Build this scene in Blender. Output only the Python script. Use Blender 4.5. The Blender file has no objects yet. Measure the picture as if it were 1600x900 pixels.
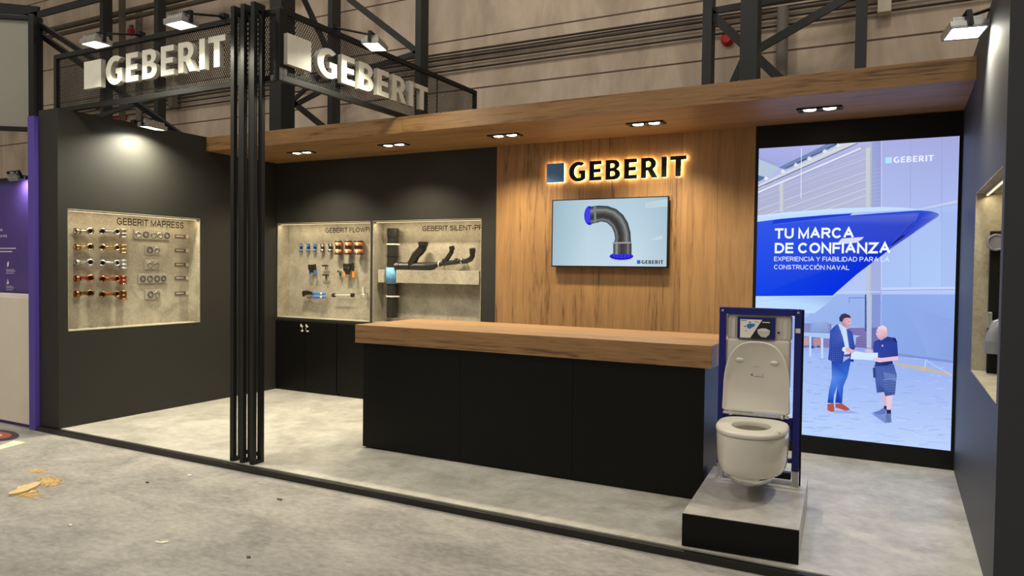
import bpy, math, random
from mathutils import Vector, Matrix
from mathutils.geometry import tessellate_polygon
R = math.radians
SC = bpy.context.scene
COL = SC.collection
random.seed(7)

# ------------------------------------------------------------------ camera
F_PX, YAW, PIT, ROL, CAM_H = 1140.2, .48656, .02714, .012246, 1.62
def cam_axes():
    cy, sy = math.cos(YAW), math.sin(YAW)
    right = Vector((cy, sy, 0)); fwd = Vector((-sy, cy, 0)); up = Vector((0, 0, 1))
    f2 = math.cos(PIT)*fwd - math.sin(PIT)*up
    u2 = math.cos(PIT)*up + math.sin(PIT)*fwd
    return math.cos(ROL)*right + math.sin(ROL)*u2, math.cos(ROL)*u2 - math.sin(ROL)*right, f2
CR, CU, CF = cam_axes()
CAM = Vector((0, 0, CAM_H))
cd = bpy.data.cameras.new('camera'); cam = bpy.data.objects.new('camera', cd); COL.objects.link(cam)
cd.sensor_width = 36; cd.lens = F_PX/1600*36; cd.clip_start = .05; cd.clip_end = 200
cam.matrix_world = Matrix(((CR.x, CU.x, -CF.x, 0), (CR.y, CU.y, -CF.y, 0), (CR.z, CU.z, -CF.z, CAM_H), (0, 0, 0, 1)))
SC.camera = cam
def at(px, py, X=None, Y=None, Z=None):
    """measured photo point -> point on a plane of the place"""
    d = CR*((px-800)/F_PX) - CU*((py-450)/F_PX) + CF
    if X is not None: t = (X-CAM.x)/d.x
    elif Y is not None: t = (Y-CAM.y)/d.y
    else: t = (Z-CAM.z)/d.z
    return CAM + d*t

# ------------------------------------------------------------------ light of the hall
SC.view_settings.view_transform = 'Standard'
SC.view_settings.look = 'None'
SC.view_settings.gamma = 1
SC.view_settings.use_curve_mapping = False
SC.view_settings.exposure = 0
W = bpy.data.worlds.new('hall_air'); SC.world = W; W.use_nodes = True
W.node_tree.nodes['Background'].inputs[0].default_value = (1, .89, .76, 1)
W.node_tree.nodes['Background'].inputs[1].default_value = .32
def area_lamp(name, loc, size, power, color, direction=(0, 0, -1), size_y=None, parent=None, spread=None):
    l = bpy.data.lights.new(name, 'AREA'); l.energy = power; l.color = color
    l.size = size
    if size_y: l.shape = 'RECTANGLE'; l.size_y = size_y
    if spread: l.spread = spread
    o = bpy.data.objects.new(name, l); COL.objects.link(o)
    q = Vector(direction).to_track_quat('-Z', 'Y')
    o.rotation_euler = q.to_euler()
    if parent:
        o.parent = parent; o.location = Vector(loc)-parent.location
    else: o.location = loc
    return o
# high-bay lamps of the exhibition hall
for hx, hy, hw in ((-9, 1.0, 240), (-3, -1.0, 250), (2.5, 1.0, 130)):
    area_lamp('hall_lamp', (hx, hy, 9.0), 1.2, hw, (1, .95, .86))
for hx in (-11, -5, 0):  # unseen fill lights, added only to brighten the hall's back wall
    area_lamp('added_wall_fill', (hx, 6.5, 9.5), 1.2, 85, (1, .93, .82), (0, 1, -.25))
WARM = (1, .84, .58); FLOODC = (1, .95, .74)
SPOT_W, NICHE_W = 82, 2.6

# ------------------------------------------------------------------ materials
def lin(c): c /= 255; return c/12.92 if c <= .04045 else ((c+.055)/1.055)**2.4
def rgb(r, g, b): return (lin(r), lin(g), lin(b), 1)
def newmat(name):
    m = bpy.data.materials.new(name); m.use_nodes = True
    return m, m.node_tree, m.node_tree.nodes['Principled BSDF']
def plain(name, c, rough=.5, metal=0, spec=.5, alpha=1, trans=0, coat=0, var=.06, scale=6):
    m, t, b = newmat(name)
    n = t.nodes.new('ShaderNodeTexNoise'); n.inputs['Scale'].default_value = scale; n.inputs['Detail'].default_value = 4
    tc = t.nodes.new('ShaderNodeTexCoord'); t.links.new(tc.outputs['Object'], n.inputs['Vector'])
    r = t.nodes.new('ShaderNodeValToRGB')
    r.color_ramp.elements[0].position = .3; r.color_ramp.elements[1].position = .7
    r.color_ramp.elements[0].color = tuple(max(0, x*(1-var)) for x in c[:3])+(1,)
    r.color_ramp.elements[1].color = tuple(x*(1+var) for x in c[:3])+(1,)
    t.links.new(n.outputs['Fac'], r.inputs['Fac']); t.links.new(r.outputs['Color'], b.inputs['Base Color'])
    b.inputs['Roughness'].default_value = rough; b.inputs['Metallic'].default_value = metal
    b.inputs['Specular IOR Level'].default_value = spec
    b.inputs['Alpha'].default_value = alpha
    b.inputs['Transmission Weight'].default_value = trans
    b.inputs['Coat Weight'].default_value = coat
    return m
def emit(name, c, s):
    m, t, b = newmat(name)
    b.inputs['Base Color'].default_value = c; b.inputs['Emission Color'].default_value = c
    b.inputs['Emission Strength'].default_value = s
    return m
def concrete(name, c1, c2, rough, scale=(1.3, 1.3, 1.3), fine=14, bump=.03, spec=.5, specks=False):
    m, t, b = newmat(name); N = t.nodes; L = t.links
    tc = N.new('ShaderNodeTexCoord'); mp = N.new('ShaderNodeMapping'); mp.inputs['Scale'].default_value = scale
    L.new(tc.outputs['Object'], mp.inputs['Vector'])
    a = N.new('ShaderNodeTexNoise'); a.inputs['Scale'].default_value = 1.6; a.inputs['Detail'].default_value = 8; a.inputs['Roughness'].default_value = .62; a.inputs['Distortion'].default_value = .6
    f = N.new('ShaderNodeTexNoise'); f.inputs['Scale'].default_value = fine; f.inputs['Detail'].default_value = 6; f.inputs['Roughness'].default_value = .7
    L.new(mp.outputs[0], a.inputs['Vector']); L.new(mp.outputs[0], f.inputs['Vector'])
    mx = N.new('ShaderNodeMath'); mx.operation = 'MULTIPLY_ADD'; mx.inputs[1].default_value = .45
    hf = N.new('ShaderNodeMath'); hf.operation = 'MULTIPLY'; hf.inputs[1].default_value = .6
    L.new(a.outputs['Fac'], hf.inputs[0]); L.new(f.outputs['Fac'], mx.inputs[0]); L.new(hf.outputs[0], mx.inputs[2])
    r = N.new('ShaderNodeValToRGB'); r.color_ramp.elements[0].position = .36; r.color_ramp.elements[1].position = .68
    r.color_ramp.elements[0].color = c1; r.color_ramp.elements[1].color = c2
    L.new(mx.outputs[0], r.inputs['Fac'])
    out = r.outputs['Color']
    if specks:
        v = N.new('ShaderNodeTexNoise'); v.inputs['Scale'].default_value = 55; v.inputs['Detail'].default_value = 3
        L.new(mp.outputs[0], v.inputs['Vector'])
        r2 = N.new('ShaderNodeValToRGB'); r2.color_ramp.elements[0].position = .70; r2.color_ramp.elements[1].position = .78
        r2.color_ramp.elements[0].color = (0, 0, 0, 1); r2.color_ramp.elements[1].color = (.55, .55, .55, 1)
        L.new(v.outputs['Fac'], r2.inputs['Fac'])
        mm = N.new('ShaderNodeMixRGB'); mm.inputs['Color2'].default_value = rgb(205, 200, 190)
        L.new(r2.outputs['Color'], mm.inputs['Fac']); L.new(out, mm.inputs['Color1']); out = mm.outputs['Color']
    L.new(out, b.inputs['Base Color'])
    b.inputs['Roughness'].default_value = rough; b.inputs['Specular IOR Level'].default_value = spec
    bp = N.new('ShaderNodeBump'); bp.inputs['Strength'].default_value = bump*4; bp.inputs['Distance'].default_value = .01
    L.new(mx.outputs[0], bp.inputs['Height']); L.new(bp.outputs['Normal'], b.inputs['Normal'])
    return m
def wood(name, along, across, plank, c_lo, c_hi, c_line, rough=.45):
    """boards running along one axis, each board a little different"""
    m, t, b = newmat(name); N = t.nodes; L = t.links
    tc = N.new('ShaderNodeTexCoord'); sp = N.new('ShaderNodeSeparateXYZ'); L.new(tc.outputs['Object'], sp.inputs[0])
    idx = {'X': 0, 'Y': 1, 'Z': 2}
    def math_(op, a, bb=None, c=None):
        n = N.new('ShaderNodeMath'); n.operation = op
        for i, v in enumerate((a, bb, c)):
            if v is None: continue
            if isinstance(v, (int, float)): n.inputs[i].default_value = v
            else: L.new(v, n.inputs[i])
        return n.outputs[0]
    q = math_('DIVIDE', sp.outputs[idx[across]], plank)
    fl = math_('FLOOR', q); fr = math_('FRACT', q)
    wn = N.new('ShaderNodeTexWhiteNoise'); wn.noise_dimensions = '1D'; L.new(fl, wn.inputs['W'])
    off = math_('MULTIPLY', wn.outputs['Value'], 23.0)
    cb = N.new('ShaderNodeCombineXYZ')
    for i in range(3):
        k = 1.0 if i == idx[along] else 15.0
        v = math_('MULTIPLY_ADD', sp.outputs[i], k, off)
        L.new(v, cb.inputs[i])
    n1 = N.new('ShaderNodeTexNoise'); n1.inputs['Scale'].default_value = 1.1; n1.inputs['Detail'].default_value = 7; n1.inputs['Roughness'].default_value = .62; n1.inputs['Distortion'].default_value = .9
    L.new(cb.outputs[0], n1.inputs['Vector'])
    n2 = N.new('ShaderNodeTexNoise'); n2.inputs['Scale'].default_value = 6; n2.inputs['Detail'].default_value = 3
    L.new(cb.outputs[0], n2.inputs['Vector'])
    s = math_('MULTIPLY_ADD', n2.outputs['Fac'], .3, math_('MULTIPLY_ADD', wn.outputs['Value'], .16, math_('MULTIPLY', n1.outputs['Fac'], .75)))
    r = N.new('ShaderNodeValToRGB'); e = r.color_ramp.elements
    e[0].position = .41; e[0].color = c_lo; e[1].position = .74; e[1].color = c_hi
    k = e.new(.5); k.color = tuple((a*.45+b_*.55) for a, b_ in zip(c_lo, c_hi))
    L.new(s, r.inputs['Fac'])
    # dark knots and checks
    n3 = N.new('ShaderNodeTexNoise'); n3.inputs['Scale'].default_value = 1.4; n3.inputs['Detail'].default_value = 2; n3.inputs['Distortion'].default_value = 1.6
    L.new(cb.outputs[0], n3.inputs['Vector'])
    r3 = N.new('ShaderNodeValToRGB'); r3.color_ramp.elements[0].position = .70; r3.color_ramp.elements[1].position = .80
    r3.color_ramp.elements[0].color = (0, 0, 0, 1); r3.color_ramp.elements[1].color = (.55, .55, .55, 1)
    L.new(n3.outputs['Fac'], r3.inputs['Fac'])
    mk = N.new('ShaderNodeMixRGB'); mk.inputs['Color2'].default_value = c_line
    L.new(r3.outputs['Color'], mk.inputs['Fac']); L.new(r.outputs['Color'], mk.inputs['Color1'])
    ln = math_('LESS_THAN', fr, .012)
    ls = math_('MULTIPLY', ln, .5)
    mx = N.new('ShaderNodeMixRGB'); mx.inputs['Color2'].default_value = c_line
    L.new(ls, mx.inputs['Fac']); L.new(mk.outputs['Color'], mx.inputs['Color1'])
    L.new(mx.outputs['Color'], b.inputs['Base Color'])
    b.inputs['Roughness'].default_value = rough
    bp = N.new('ShaderNodeBump'); bp.inputs['Strength'].default_value = .12; bp.inputs['Distance'].default_value = .004
    L.new(n1.outputs['Fac'], bp.inputs['Height']); L.new(bp.outputs['Normal'], b.inputs['Normal'])
    return m
def hall_wall_mat(z0, dz):
    m, t, b = newmat('precast_wall'); N = t.nodes; L = t.links
    tc = N.new('ShaderNodeTexCoord'); sp = N.new('ShaderNodeSeparateXYZ'); L.new(tc.outputs['Object'], sp.inputs[0])
    mp = N.new('ShaderNodeMapping'); mp.inputs['Scale'].default_value = (.9, .9, .28); L.new(tc.outputs['Object'], mp.inputs[0])
    n = N.new('ShaderNodeTexNoise'); n.inputs['Scale'].default_value = 1.1; n.inputs['Detail'].default_value = 9; n.inputs['Roughness'].default_value = .66; n.inputs['Distortion'].default_value = .5
    L.new(mp.outputs[0], n.inputs['Vector'])
    r = N.new('ShaderNodeValToRGB'); e = r.color_ramp.elements
    e[0].position = .32; e[0].color = rgb(166, 148, 130); e[1].position = .66; e[1].color = rgb(222, 203, 180)
    L.new(n.outputs['Fac'], r.inputs['Fac'])
    a = N.new('ShaderNodeMath'); a.operation = 'SUBTRACT'; a.inputs[1].default_value = z0; L.new(sp.outputs[2], a.inputs[0])
    d = N.new('ShaderNodeMath'); d.operation = 'DIVIDE'; d.inputs[1].default_value = dz; L.new(a.outputs[0], d.inputs[0])
    f = N.new('ShaderNodeMath'); f.operation = 'FRACT'; L.new(d.outputs[0], f.inputs[0])
    c = N.new('ShaderNodeMath'); c.operation = 'LESS_THAN'; c.inputs[1].default_value = .03; L.new(f.outputs[0], c.inputs[0])
    mx = N.new('ShaderNodeMixRGB'); mx.inputs['Color2'].default_value = rgb(92, 76, 66)
    L.new(c.outputs[0], mx.inputs['Fac']); L.new(r.outputs['Color'], mx.inputs['Color1'])
    L.new(mx.outputs['Color'], b.inputs['Base Color']); b.inputs['Roughness'].default_value = .85
    return m
def glow_colour(name, strength=1.0):
    m = bpy.data.materials.new(name); m.use_nodes = True; t = m.node_tree; t.nodes.clear()
    o = t.nodes.new('ShaderNodeOutputMaterial'); e = t.nodes.new('ShaderNodeEmission'); a = t.nodes.new('ShaderNodeVertexColor'); a.layer_name = 'Col'
    t.links.new(a.outputs['Color'], e.inputs['Color']); e.inputs['Strength'].default_value = strength
    t.links.new(e.outputs[0], o.inputs['Surface'])
    return m
def print_colour(name):
    m, t, b = newmat(name)
    a = t.nodes.new('ShaderNodeVertexColor'); a.layer_name = 'Col'
    t.links.new(a.outputs['Color'], b.inputs['Base Color']); b.inputs['Roughness'].default_value = .45
    return m
M = {}
M['hall_floor'] = concrete('hall_floor_vinyl', rgb(120, 117, 113), rgb(180, 175, 167), .5, (1, 1.6, 1), 17, .025, .4, True)
M['stand_floor'] = concrete('stone_laminate', rgb(150, 147, 138), rgb(204, 200, 189), .36, (1.1, 1.1, 1.1), 10, .015)
M['niche'] = concrete('concrete_board', rgb(128, 121, 106), rgb(176, 168, 148), .7, (2.6, 2.6, 2.6), 16, .03, .3)
M['tile'] = concrete('plinth_tile', rgb(150, 146, 140), rgb(196, 192, 184), .35, (1.4, 1.4, 1.4), 10, .01)
M['black_wall'] = plain('matt_black_paint', rgb(42, 41, 37), .55, 0, .35, var=.05, scale=2)
M['grey_wall'] = plain('anthracite_paint', rgb(54, 55, 59), .5, 0, .35, var=.04, scale=2)
M['black'] = plain('black_laminate', rgb(12, 11, 10), .42, 0, .2)
M['pure_black'] = plain('screen_bezel_black', rgb(9, 9, 10), .5, 0, .3)
M['metal_black'] = plain('black_powder_coat', rgb(20, 20, 19), .45, 0, .4)
M['trim'] = plain('black_rubber_trim', rgb(20, 18, 17), .4)
M['steel_dark'] = plain('painted_hall_steel', rgb(40, 41, 40), .55, 0, .4, var=.12, scale=3)
M['steel_brown'] = plain('dusty_hall_steel', rgb(92, 83, 70), .7, 0, .3, var=.15, scale=4)
M['pipe_grey'] = plain('grey_drain_pipe', rgb(118, 110, 100), .6)
M['cable'] = plain('dark_conduit', rgb(52, 44, 40), .6)
M['letter'] = plain('cream_letter_face', rgb(232, 228, 212), .45)
M['letter_side'] = plain('grey_letter_edge', rgb(176, 172, 160), .5)
oak = dict(c_lo=rgb(96, 67, 40), c_hi=rgb(164, 125, 80), c_line=rgb(60, 40, 26))
M['oak_x'] = wood('oak_boards_lengthwise', 'X', 'Y', .34, **oak)
M['oak_z'] = wood('oak_boards_upright', 'Z', 'X', .34, **oak)
M['white'] = plain('white_ceramic', rgb(208, 203, 192), .14, 0, .5, coat=.3, var=.01)
M['white_plastic'] = plain('white_plastic', rgb(206, 201, 190), .38, 0, .5, var=.02)
M['white_lam'] = plain('white_laminate', rgb(230, 220, 200), .4, var=.02)
M['blue'] = plain('blue_powder_coat', rgb(14, 22, 112), .35, .1)
M['blue_sq'] = plain('blue_logo_square', rgb(86, 136, 204), .5, var=.03)
M['chrome'] = plain('chrome', rgb(214, 214, 212), .12, 1, var=.02)
M['key'] = plain('bright_key_metal', rgb(222, 220, 212), .4)
M['steel'] = plain('brushed_steel', rgb(196, 190, 176), .25, 1, var=.05)
M['galv'] = plain('galvanised_steel', rgb(190, 190, 186), .38, .9, var=.08, scale=20)
M['copper'] = plain('copper', rgb(190, 112, 80), .25, 1)
M['bronze'] = plain('bronze', rgb(150, 108, 66), .28, 1)
M['cunife'] = plain('pale_brass', rgb(206, 176, 130), .25, 1)
M['hole'] = plain('dark_bore', rgb(24, 20, 18), .7)
M['pp_black'] = plain('black_plastic_pipe', rgb(38, 35, 32), .35)
M['pipe_blue'] = plain('blue_sleeve', rgb(98, 152, 190), .6, var=.18, scale=30)
M['tool_blue'] = plain('blue_grip', rgb(38, 112, 205), .4)
M['tool_orange'] = plain('orange_grip', rgb(240, 140, 40), .4)
M['orange_ring'] = plain('copper_orange_ring', rgb(226, 132, 84), .35, .3)
M['acrylic'] = plain('clear_acrylic', rgb(206, 200, 184), .15, 0, .5, alpha=.45)
M['ring_dark'] = plain('dark_seal_rubber', rgb(70, 66, 64), .5)
M['label_dark'] = plain('brown_label', rgb(96, 82, 76), .5)
M['label_light'] = plain('light_label_end', rgb(196, 186, 166), .5)
M['text_dark'] = plain('dark_vinyl_lettering', rgb(26, 23, 20), .8, 0, .1)
M['purple'] = plain('violet_panel', rgb(84, 66, 160), .5, var=.02)
M['purple_wall'] = plain('deep_violet_graphic', rgb(66, 48, 124), .5, var=.05)
M['banner'] = plain('grey_banner_face', rgb(150, 148, 136), .2, var=.06, scale=1.5)
M['red'] = plain('red_paint', rgb(190, 24, 34), .45)
M['sawdust'] = plain('sawdust', rgb(204, 170, 110), .9)
M['wood_raw'] = plain('raw_pine', rgb(216, 188, 140), .8, var=.12, scale=18)
M['paper'] = plain('cream_paper', rgb(226, 218, 196), .8)
M['lamp_glass'] = emit('lit_lamp_glass', (1, .97, .86, 1), 14)
M['spot_glass'] = emit('lit_spot_glass', (1, .93, .78, 1), 12)
M['strip'] = emit('warm_light_strip', (1, .82, .5, 1), 1.2)
M['halo'] = emit('letter_backlight', (1, .78, .42, 1), 16)
M['pixels'] = glow_colour('screen_pixels', 1.08)
M['print'] = print_colour('printed_sheet')

# ------------------------------------------------------------------ mesh helper
class MB:
    def __init__(s, m=None): s.v = []; s.f = []; s.sm = []; s.mi = []; s.c = []; s.m = m
    def add(s, vs, fs, smooth=False, mi=0, cols=None):
        o = len(s.v); s.v += [Vector(x) for x in vs]
        for f in fs: s.f.append([o+i for i in f]); s.sm.append(smooth); s.mi.append(mi)
        s.c += (cols if cols else [(1, 1, 1, 1)]*len(vs))
        return s
    def box(s, x0, x1, y0, y1, z0, z1, mi=0):
        vs = [(x, y, z) for x in (x0, x1) for y in (y0, y1) for z in (z0, z1)]
        return s.add(vs, [(0, 1, 3, 2), (4, 6, 7, 5), (0, 4, 5, 1), (2, 3, 7, 6), (0, 2, 6, 4), (1, 5, 7, 3)], mi=mi)
    def beam(s, a, b, w, d, side=(0, 1, 0), mi=0):
        """rectangular bar from a to b, w wide across, d along side"""
        a, b = Vector(a), Vector(b); t = (b-a).normalized(); n = Vector(side); n = (n-t*n.dot(t)).normalized(); q = t.cross(n)
        vs = [p+q*(i*w/2)+n*(j*d/2) for p in (a, b) for i in (-1, 1) for j in (-1, 1)]
        return s.add(vs, [(0, 1, 3, 2), (4, 6, 7, 5), (0, 4, 5, 1), (2, 3, 7, 6), (0, 2, 6, 4), (1, 5, 7, 3)], mi=mi)
    def tube(s, pts, r, seg=14, caps=True, mi=0, cap_mi=None):
        pts = [Vector(p) for p in pts]; n = len(pts)
        rs = r if isinstance(r, (list, tuple)) else [r]*n
        vs = []; ref = None
        for i, p in enumerate(pts):
            t = (pts[min(i+1, n-1)]-pts[max(i-1, 0)]).normalized()
            if ref is None:
                ref = Vector((0, 0, 1)) if abs(t.z) < .9 else Vector((1, 0, 0))
            ref = (ref-t*ref.dot(t)).normalized(); q = t.cross(ref)
            for k in range(seg):
                a = 2*math.pi*k/seg; vs.append(p+(ref*math.cos(a)+q*math.sin(a))*rs[i])
        fs = [(i*seg+k, i*seg+(k+1) % seg, (i+1)*seg+(k+1) % seg, (i+1)*seg+k) for i in range(n-1) for k in range(seg)]
        s.add(vs, fs, True, mi)
        if caps:
            for e, i in ((list(range(seg))[::-1], 0), (list(range(seg)), n-1)):
                s.add([vs[i*seg+k] for k in e], [list(range(seg))], False, mi if cap_mi is None else cap_mi)
        return s
    def ring(s, c, axis, ro, ri, h, seg=20, mi=0):
        c = Vector(c); t = Vector(axis).normalized()
        ref = Vector((0, 0, 1)) if abs(t.z) < .9 else Vector((1, 0, 0)); ref = (ref-t*ref.dot(t)).normalized(); q = t.cross(ref)
        vs = []
        for k in range(seg):
            a = 2*math.pi*k/seg; d = ref*math.cos(a)+q*math.sin(a)
            vs += [c+d*ro, c+d*ro+t*h, c+d*ri+t*h, c+d*ri]
        fs = []
        for k in range(seg):
            a, b = 4*k, 4*((k+1) % seg)
            fs += [(a+j, b+j, b+(j+1) % 4, a+(j+1) % 4) for j in range(4)]
        return s.add(vs, fs, True, mi)
    def loft(s, loops, close_top=False, close_bot=False, smooth=True, mi=0):
        n = len(loops[0]); vs = [p for l in loops for p in l]
        fs = [(i*n+k, i*n+(k+1) % n, (i+1)*n+(k+1) % n, (i+1)*n+k) for i in range(len(loops)-1) for k in range(n)]
        if close_bot: fs.append(list(range(n))[::-1])
        if close_top: fs.append([(len(loops)-1)*n+k for k in range(n)])
        return s.add(vs, fs, smooth, mi)
    def flat(s, polys, put, depth=0, mi=0, side_mi=None, col=None):
        """polys: [outer, hole, ...] in 2D; put(a, b, d) -> world; extruded by depth"""
        tri = tessellate_polygon([[Vector((x, y, 0)) for x, y in p] for p in polys])
        pts = [p for pl in polys for p in pl]
        cols = [col]*len(pts) if col else None
        s.add([put(x, y, depth) for x, y in pts], [t for t in tri], False, mi, cols)
        if depth:
            s.add([put(x, y, 0) for x, y in pts], [t[::-1] for t in tri], False, mi, cols)
            for pl in polys:
                n = len(pl)
                vs = [put(x, y, 0) for x, y in pl]+[put(x, y, depth) for x, y in pl]
                s.add(vs, [(k, (k+1) % n, n+(k+1) % n, n+k) for k in range(n)], False, mi if side_mi is None else side_mi)
        return s
    def build(s, name, mats, parent=None, bevel=0, loc=None, colour=False, seg=2):
        if not isinstance(mats, (list, tuple)): mats = [mats]
        off = Vector((0, 0, 0))
        vs = [s.m @ v for v in s.v] if s.m else s.v
        if parent is not None:
            off = Vector(parent.get('base_point', parent.location)) if parent.get('base_point') is not None else parent.location.copy()
        elif loc is not None: off = Vector(loc)
        me = bpy.data.meshes.new(name)
        me.from_pydata([v-off for v in vs], [], s.f)
        for m in mats: me.materials.append(m)
        me.polygons.foreach_set('use_smooth', s.sm); me.polygons.foreach_set('material_index', s.mi)
        if colour:
            ca = me.color_attributes.new('Col', 'FLOAT_COLOR', 'POINT')
            ca.data.foreach_set('color', [x for c in s.c for x in c])
        me.update()
        o = bpy.data.objects.new(name, me); COL.objects.link(o)
        if parent is not None: o.parent = parent
        elif loc is not None: o.location = off
        if bevel:
            b = o.modifiers.new('bevel', 'BEVEL'); b.width = bevel; b.segments = seg; b.limit_method = 'ANGLE'; b.angle_limit = R(40)
        # make sides face outwards
        return o
def fix_normals(o):
    import bmesh
    bm = bmesh.new(); bm.from_mesh(o.data); bmesh.ops.recalc_face_normals(bm, faces=bm.faces); bm.to_mesh(o.data); bm.free()
    return o
# sub-parts hang on a part whose own origin is the thing's base, so offsets stay those of the thing
def sub(mb, name, mats, part, root, bevel=0, **k):
    o = mb.build(name, mats, root, bevel, **k); o.parent = part
    return o
def tag(o, label, cat, group=None, kind=None):
    o['label'] = label; o['category'] = cat
    if group: o['group'] = group
    if kind: o['kind'] = kind
    return o
def thing(name, loc, label, cat, group=None):
    o = bpy.data.objects.new(name, None); COL.objects.link(o); o.location = loc; o.empty_display_size = .1
    return tag(o, label, cat, group)
def struct(o):
    o['kind'] = 'structure'; return o
def copy_tree(o, parent=None):
    c = o.copy(); COL.objects.link(c)
    if parent: c.parent = parent
    for ch in list(o.children): copy_tree(ch, c)
    return c

# ------------------------------------------------------------------ lettering
def arc(cx, cy, rx, ry, a0, a1, n=12):
    return [(cx+rx*math.cos(R(a0+(a1-a0)*i/n)), cy+ry*math.sin(R(a0+(a1-a0)*i/n))) for i in range(n+1)]
GLY = {}
GLY['E'] = (.66, [[(0, 0), (.65, 0), (.65, .19), (.25, .19), (.25, .41), (.60, .41), (.60, .59), (.25, .59), (.25, .81), (.64, .81), (.64, 1), (0, 1)]])
GLY['I'] = (.26, [[(0, 0), (.26, 0), (.26, 1), (0, 1)]])
GLY['T'] = (.78, [[(.26, 0), (.52, 0), (.52, .81), (.78, .81), (.78, 1), (0, 1), (0, .81), (.26, .81)]])
GLY['B'] = (.76, [[(0, 0)]+arc(.40, .28, .36, .28, -90, 62)+arc(.40, .75, .32, .25, -45, 90)+[(0, 1)],
                  [(.25, .60)]+arc(.38, .71, .09, .11, -90, 90, 8)+[(.25, .82)], [(.25, .18)]+arc(.38, .30, .12, .12, -90, 90, 8)+[(.25, .42)]])
GLY['R'] = (.82, [[(0, 0), (.25, 0), (.25, .36), (.34, .36), (.54, 0), (.83, 0), (.58, .43)]+arc(.40, .70, .335, .30, -42, 90)+[(0, 1)],
                  [(.25, .54)]+arc(.38, .68, .105, .14, -90, 90, 8)+[(.25, .82)]])
GLY['G'] = (.90, [arc(.52, .50, .52, .515, 52, 312, 26)+[(.89, .06), (.89, .555), (.55, .555), (.55, .37), (.645, .37), (.645, .195)]+arc(.54, .50, .265, .325, 290, 62, 20)])
def wordmark():
    """square and GEBERIT, cap height 1: list of (name, polys)"""
    out = [('logo_square', [[(0, 0), (.98, 0), (.98, 1), (0, 1)]])]; x = 1.25
    for ch, gap in zip('GEBERIT', (.21, .20, .20, .20, .18, .16, 0)):
        w, P = GLY[ch]
        out.append(('letter', [[(px+x, py) for px, py in p] for p in P])); x += w+gap
    return out, x
WM, WM_W = wordmark()
def _poly(*p): return list(p)
def _a(cx, cy, rx, ry, a0, a1, n=10): return arc(cx, cy, rx, ry, a0, a1, n)
STEM = [(0, 0), (0, 1)]
LET = {'A': (.80, [[(0, 0), (.5, 1), (1, 0)], [(.17, .35), (.83, .35)]]),
 'B': (.68, [STEM, [(0, 1), (.55, 1)]+_a(.55, .76, .36, .24, 80, -90), [(0, .52), (.55, .52)]+_a(.58, .26, .42, .26, 80, -90)+[(0, 0)]]),
 'C': (.80, [_a(.5, .5, .5, .5, 42, 318, 22)]), 'D': (.76, [STEM, [(0, 1), (.42, 1)]+_a(.42, .5, .58, .5, 82, -82, 16)+[(.42, 0), (0, 0)]]),
 'E': (.60, [STEM, [(0, 1), (1, 1)], [(0, .52), (.92, .52)], [(0, 0), (1, 0)]]), 'F': (.57, [STEM, [(0, 1), (1, 1)], [(0, .50), (.88, .50)]]),
 'G': (.84, [_a(.5, .5, .5, .5, 45, 300, 20)+[(.96, .18), (.96, .47), (.55, .47)]]), 'I': (0, [STEM]), 'L': (.55, [STEM, [(0, 0), (1, 0)]]),
 'M': (.88, [[(0, 0), (0, 1), (.5, .04), (1, 1), (1, 0)]]), 'N': (.74, [[(0, 0), (0, 1), (1, 0), (1, 1)]]), 'O': (.86, [_a(.5, .5, .5, .5, 0, 360, 30)]),
 'P': (.66, [STEM, [(0, 1), (.6, 1)]+_a(.6, .735, .4, .265, 80, -80)+[(.6, .47), (0, .47)]]),
 'R': (.70, [STEM, [(0, 1), (.6, 1)]+_a(.6, .745, .38, .255, 80, -80)+[(.6, .49), (0, .49)], [(.52, .49), (1, 0)]]),
 'S': (.66, [[(.94, .78), (.84, .93), (.5, 1), (.16, .93), (.04, .75), (.18, .59), (.5, .51), (.83, .42), (.97, .25), (.85, .07), (.5, 0), (.13, .07), (0, .24)]]),
 'T': (.70, [[(.5, 0), (.5, 1)], [(0, 1), (1, 1)]]), 'U': (.72, [[(0, 1), (0, .32)]+_a(.5, .32, .5, .32, 190, 350)+[(1, .32), (1, 1)]]), 'V': (.76, [[(0, 1), (.5, 0), (1, 1)]]),
 'W': (1.12, [[(0, 1), (.26, 0), (.5, 1), (.74, 0), (1, 1)]]), 'X': (.74, [[(0, 0), (1, 1)], [(0, 1), (1, 0)]]), 'Y': (.74, [[(0, 1), (.5, .44), (1, 1)], [(.5, .44), (.5, 0)]]),
 'Z': (.66, [[(0, 1), (1, 1), (0, 0), (1, 0)]]), '-': (.30, [[(0, .36), (1, .36)]]), '\u00d3': (.86, [_a(.5, .5, .5, .5, 0, 360, 30), [(.42, 1.2), (.62, 1.38)]])}
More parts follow.
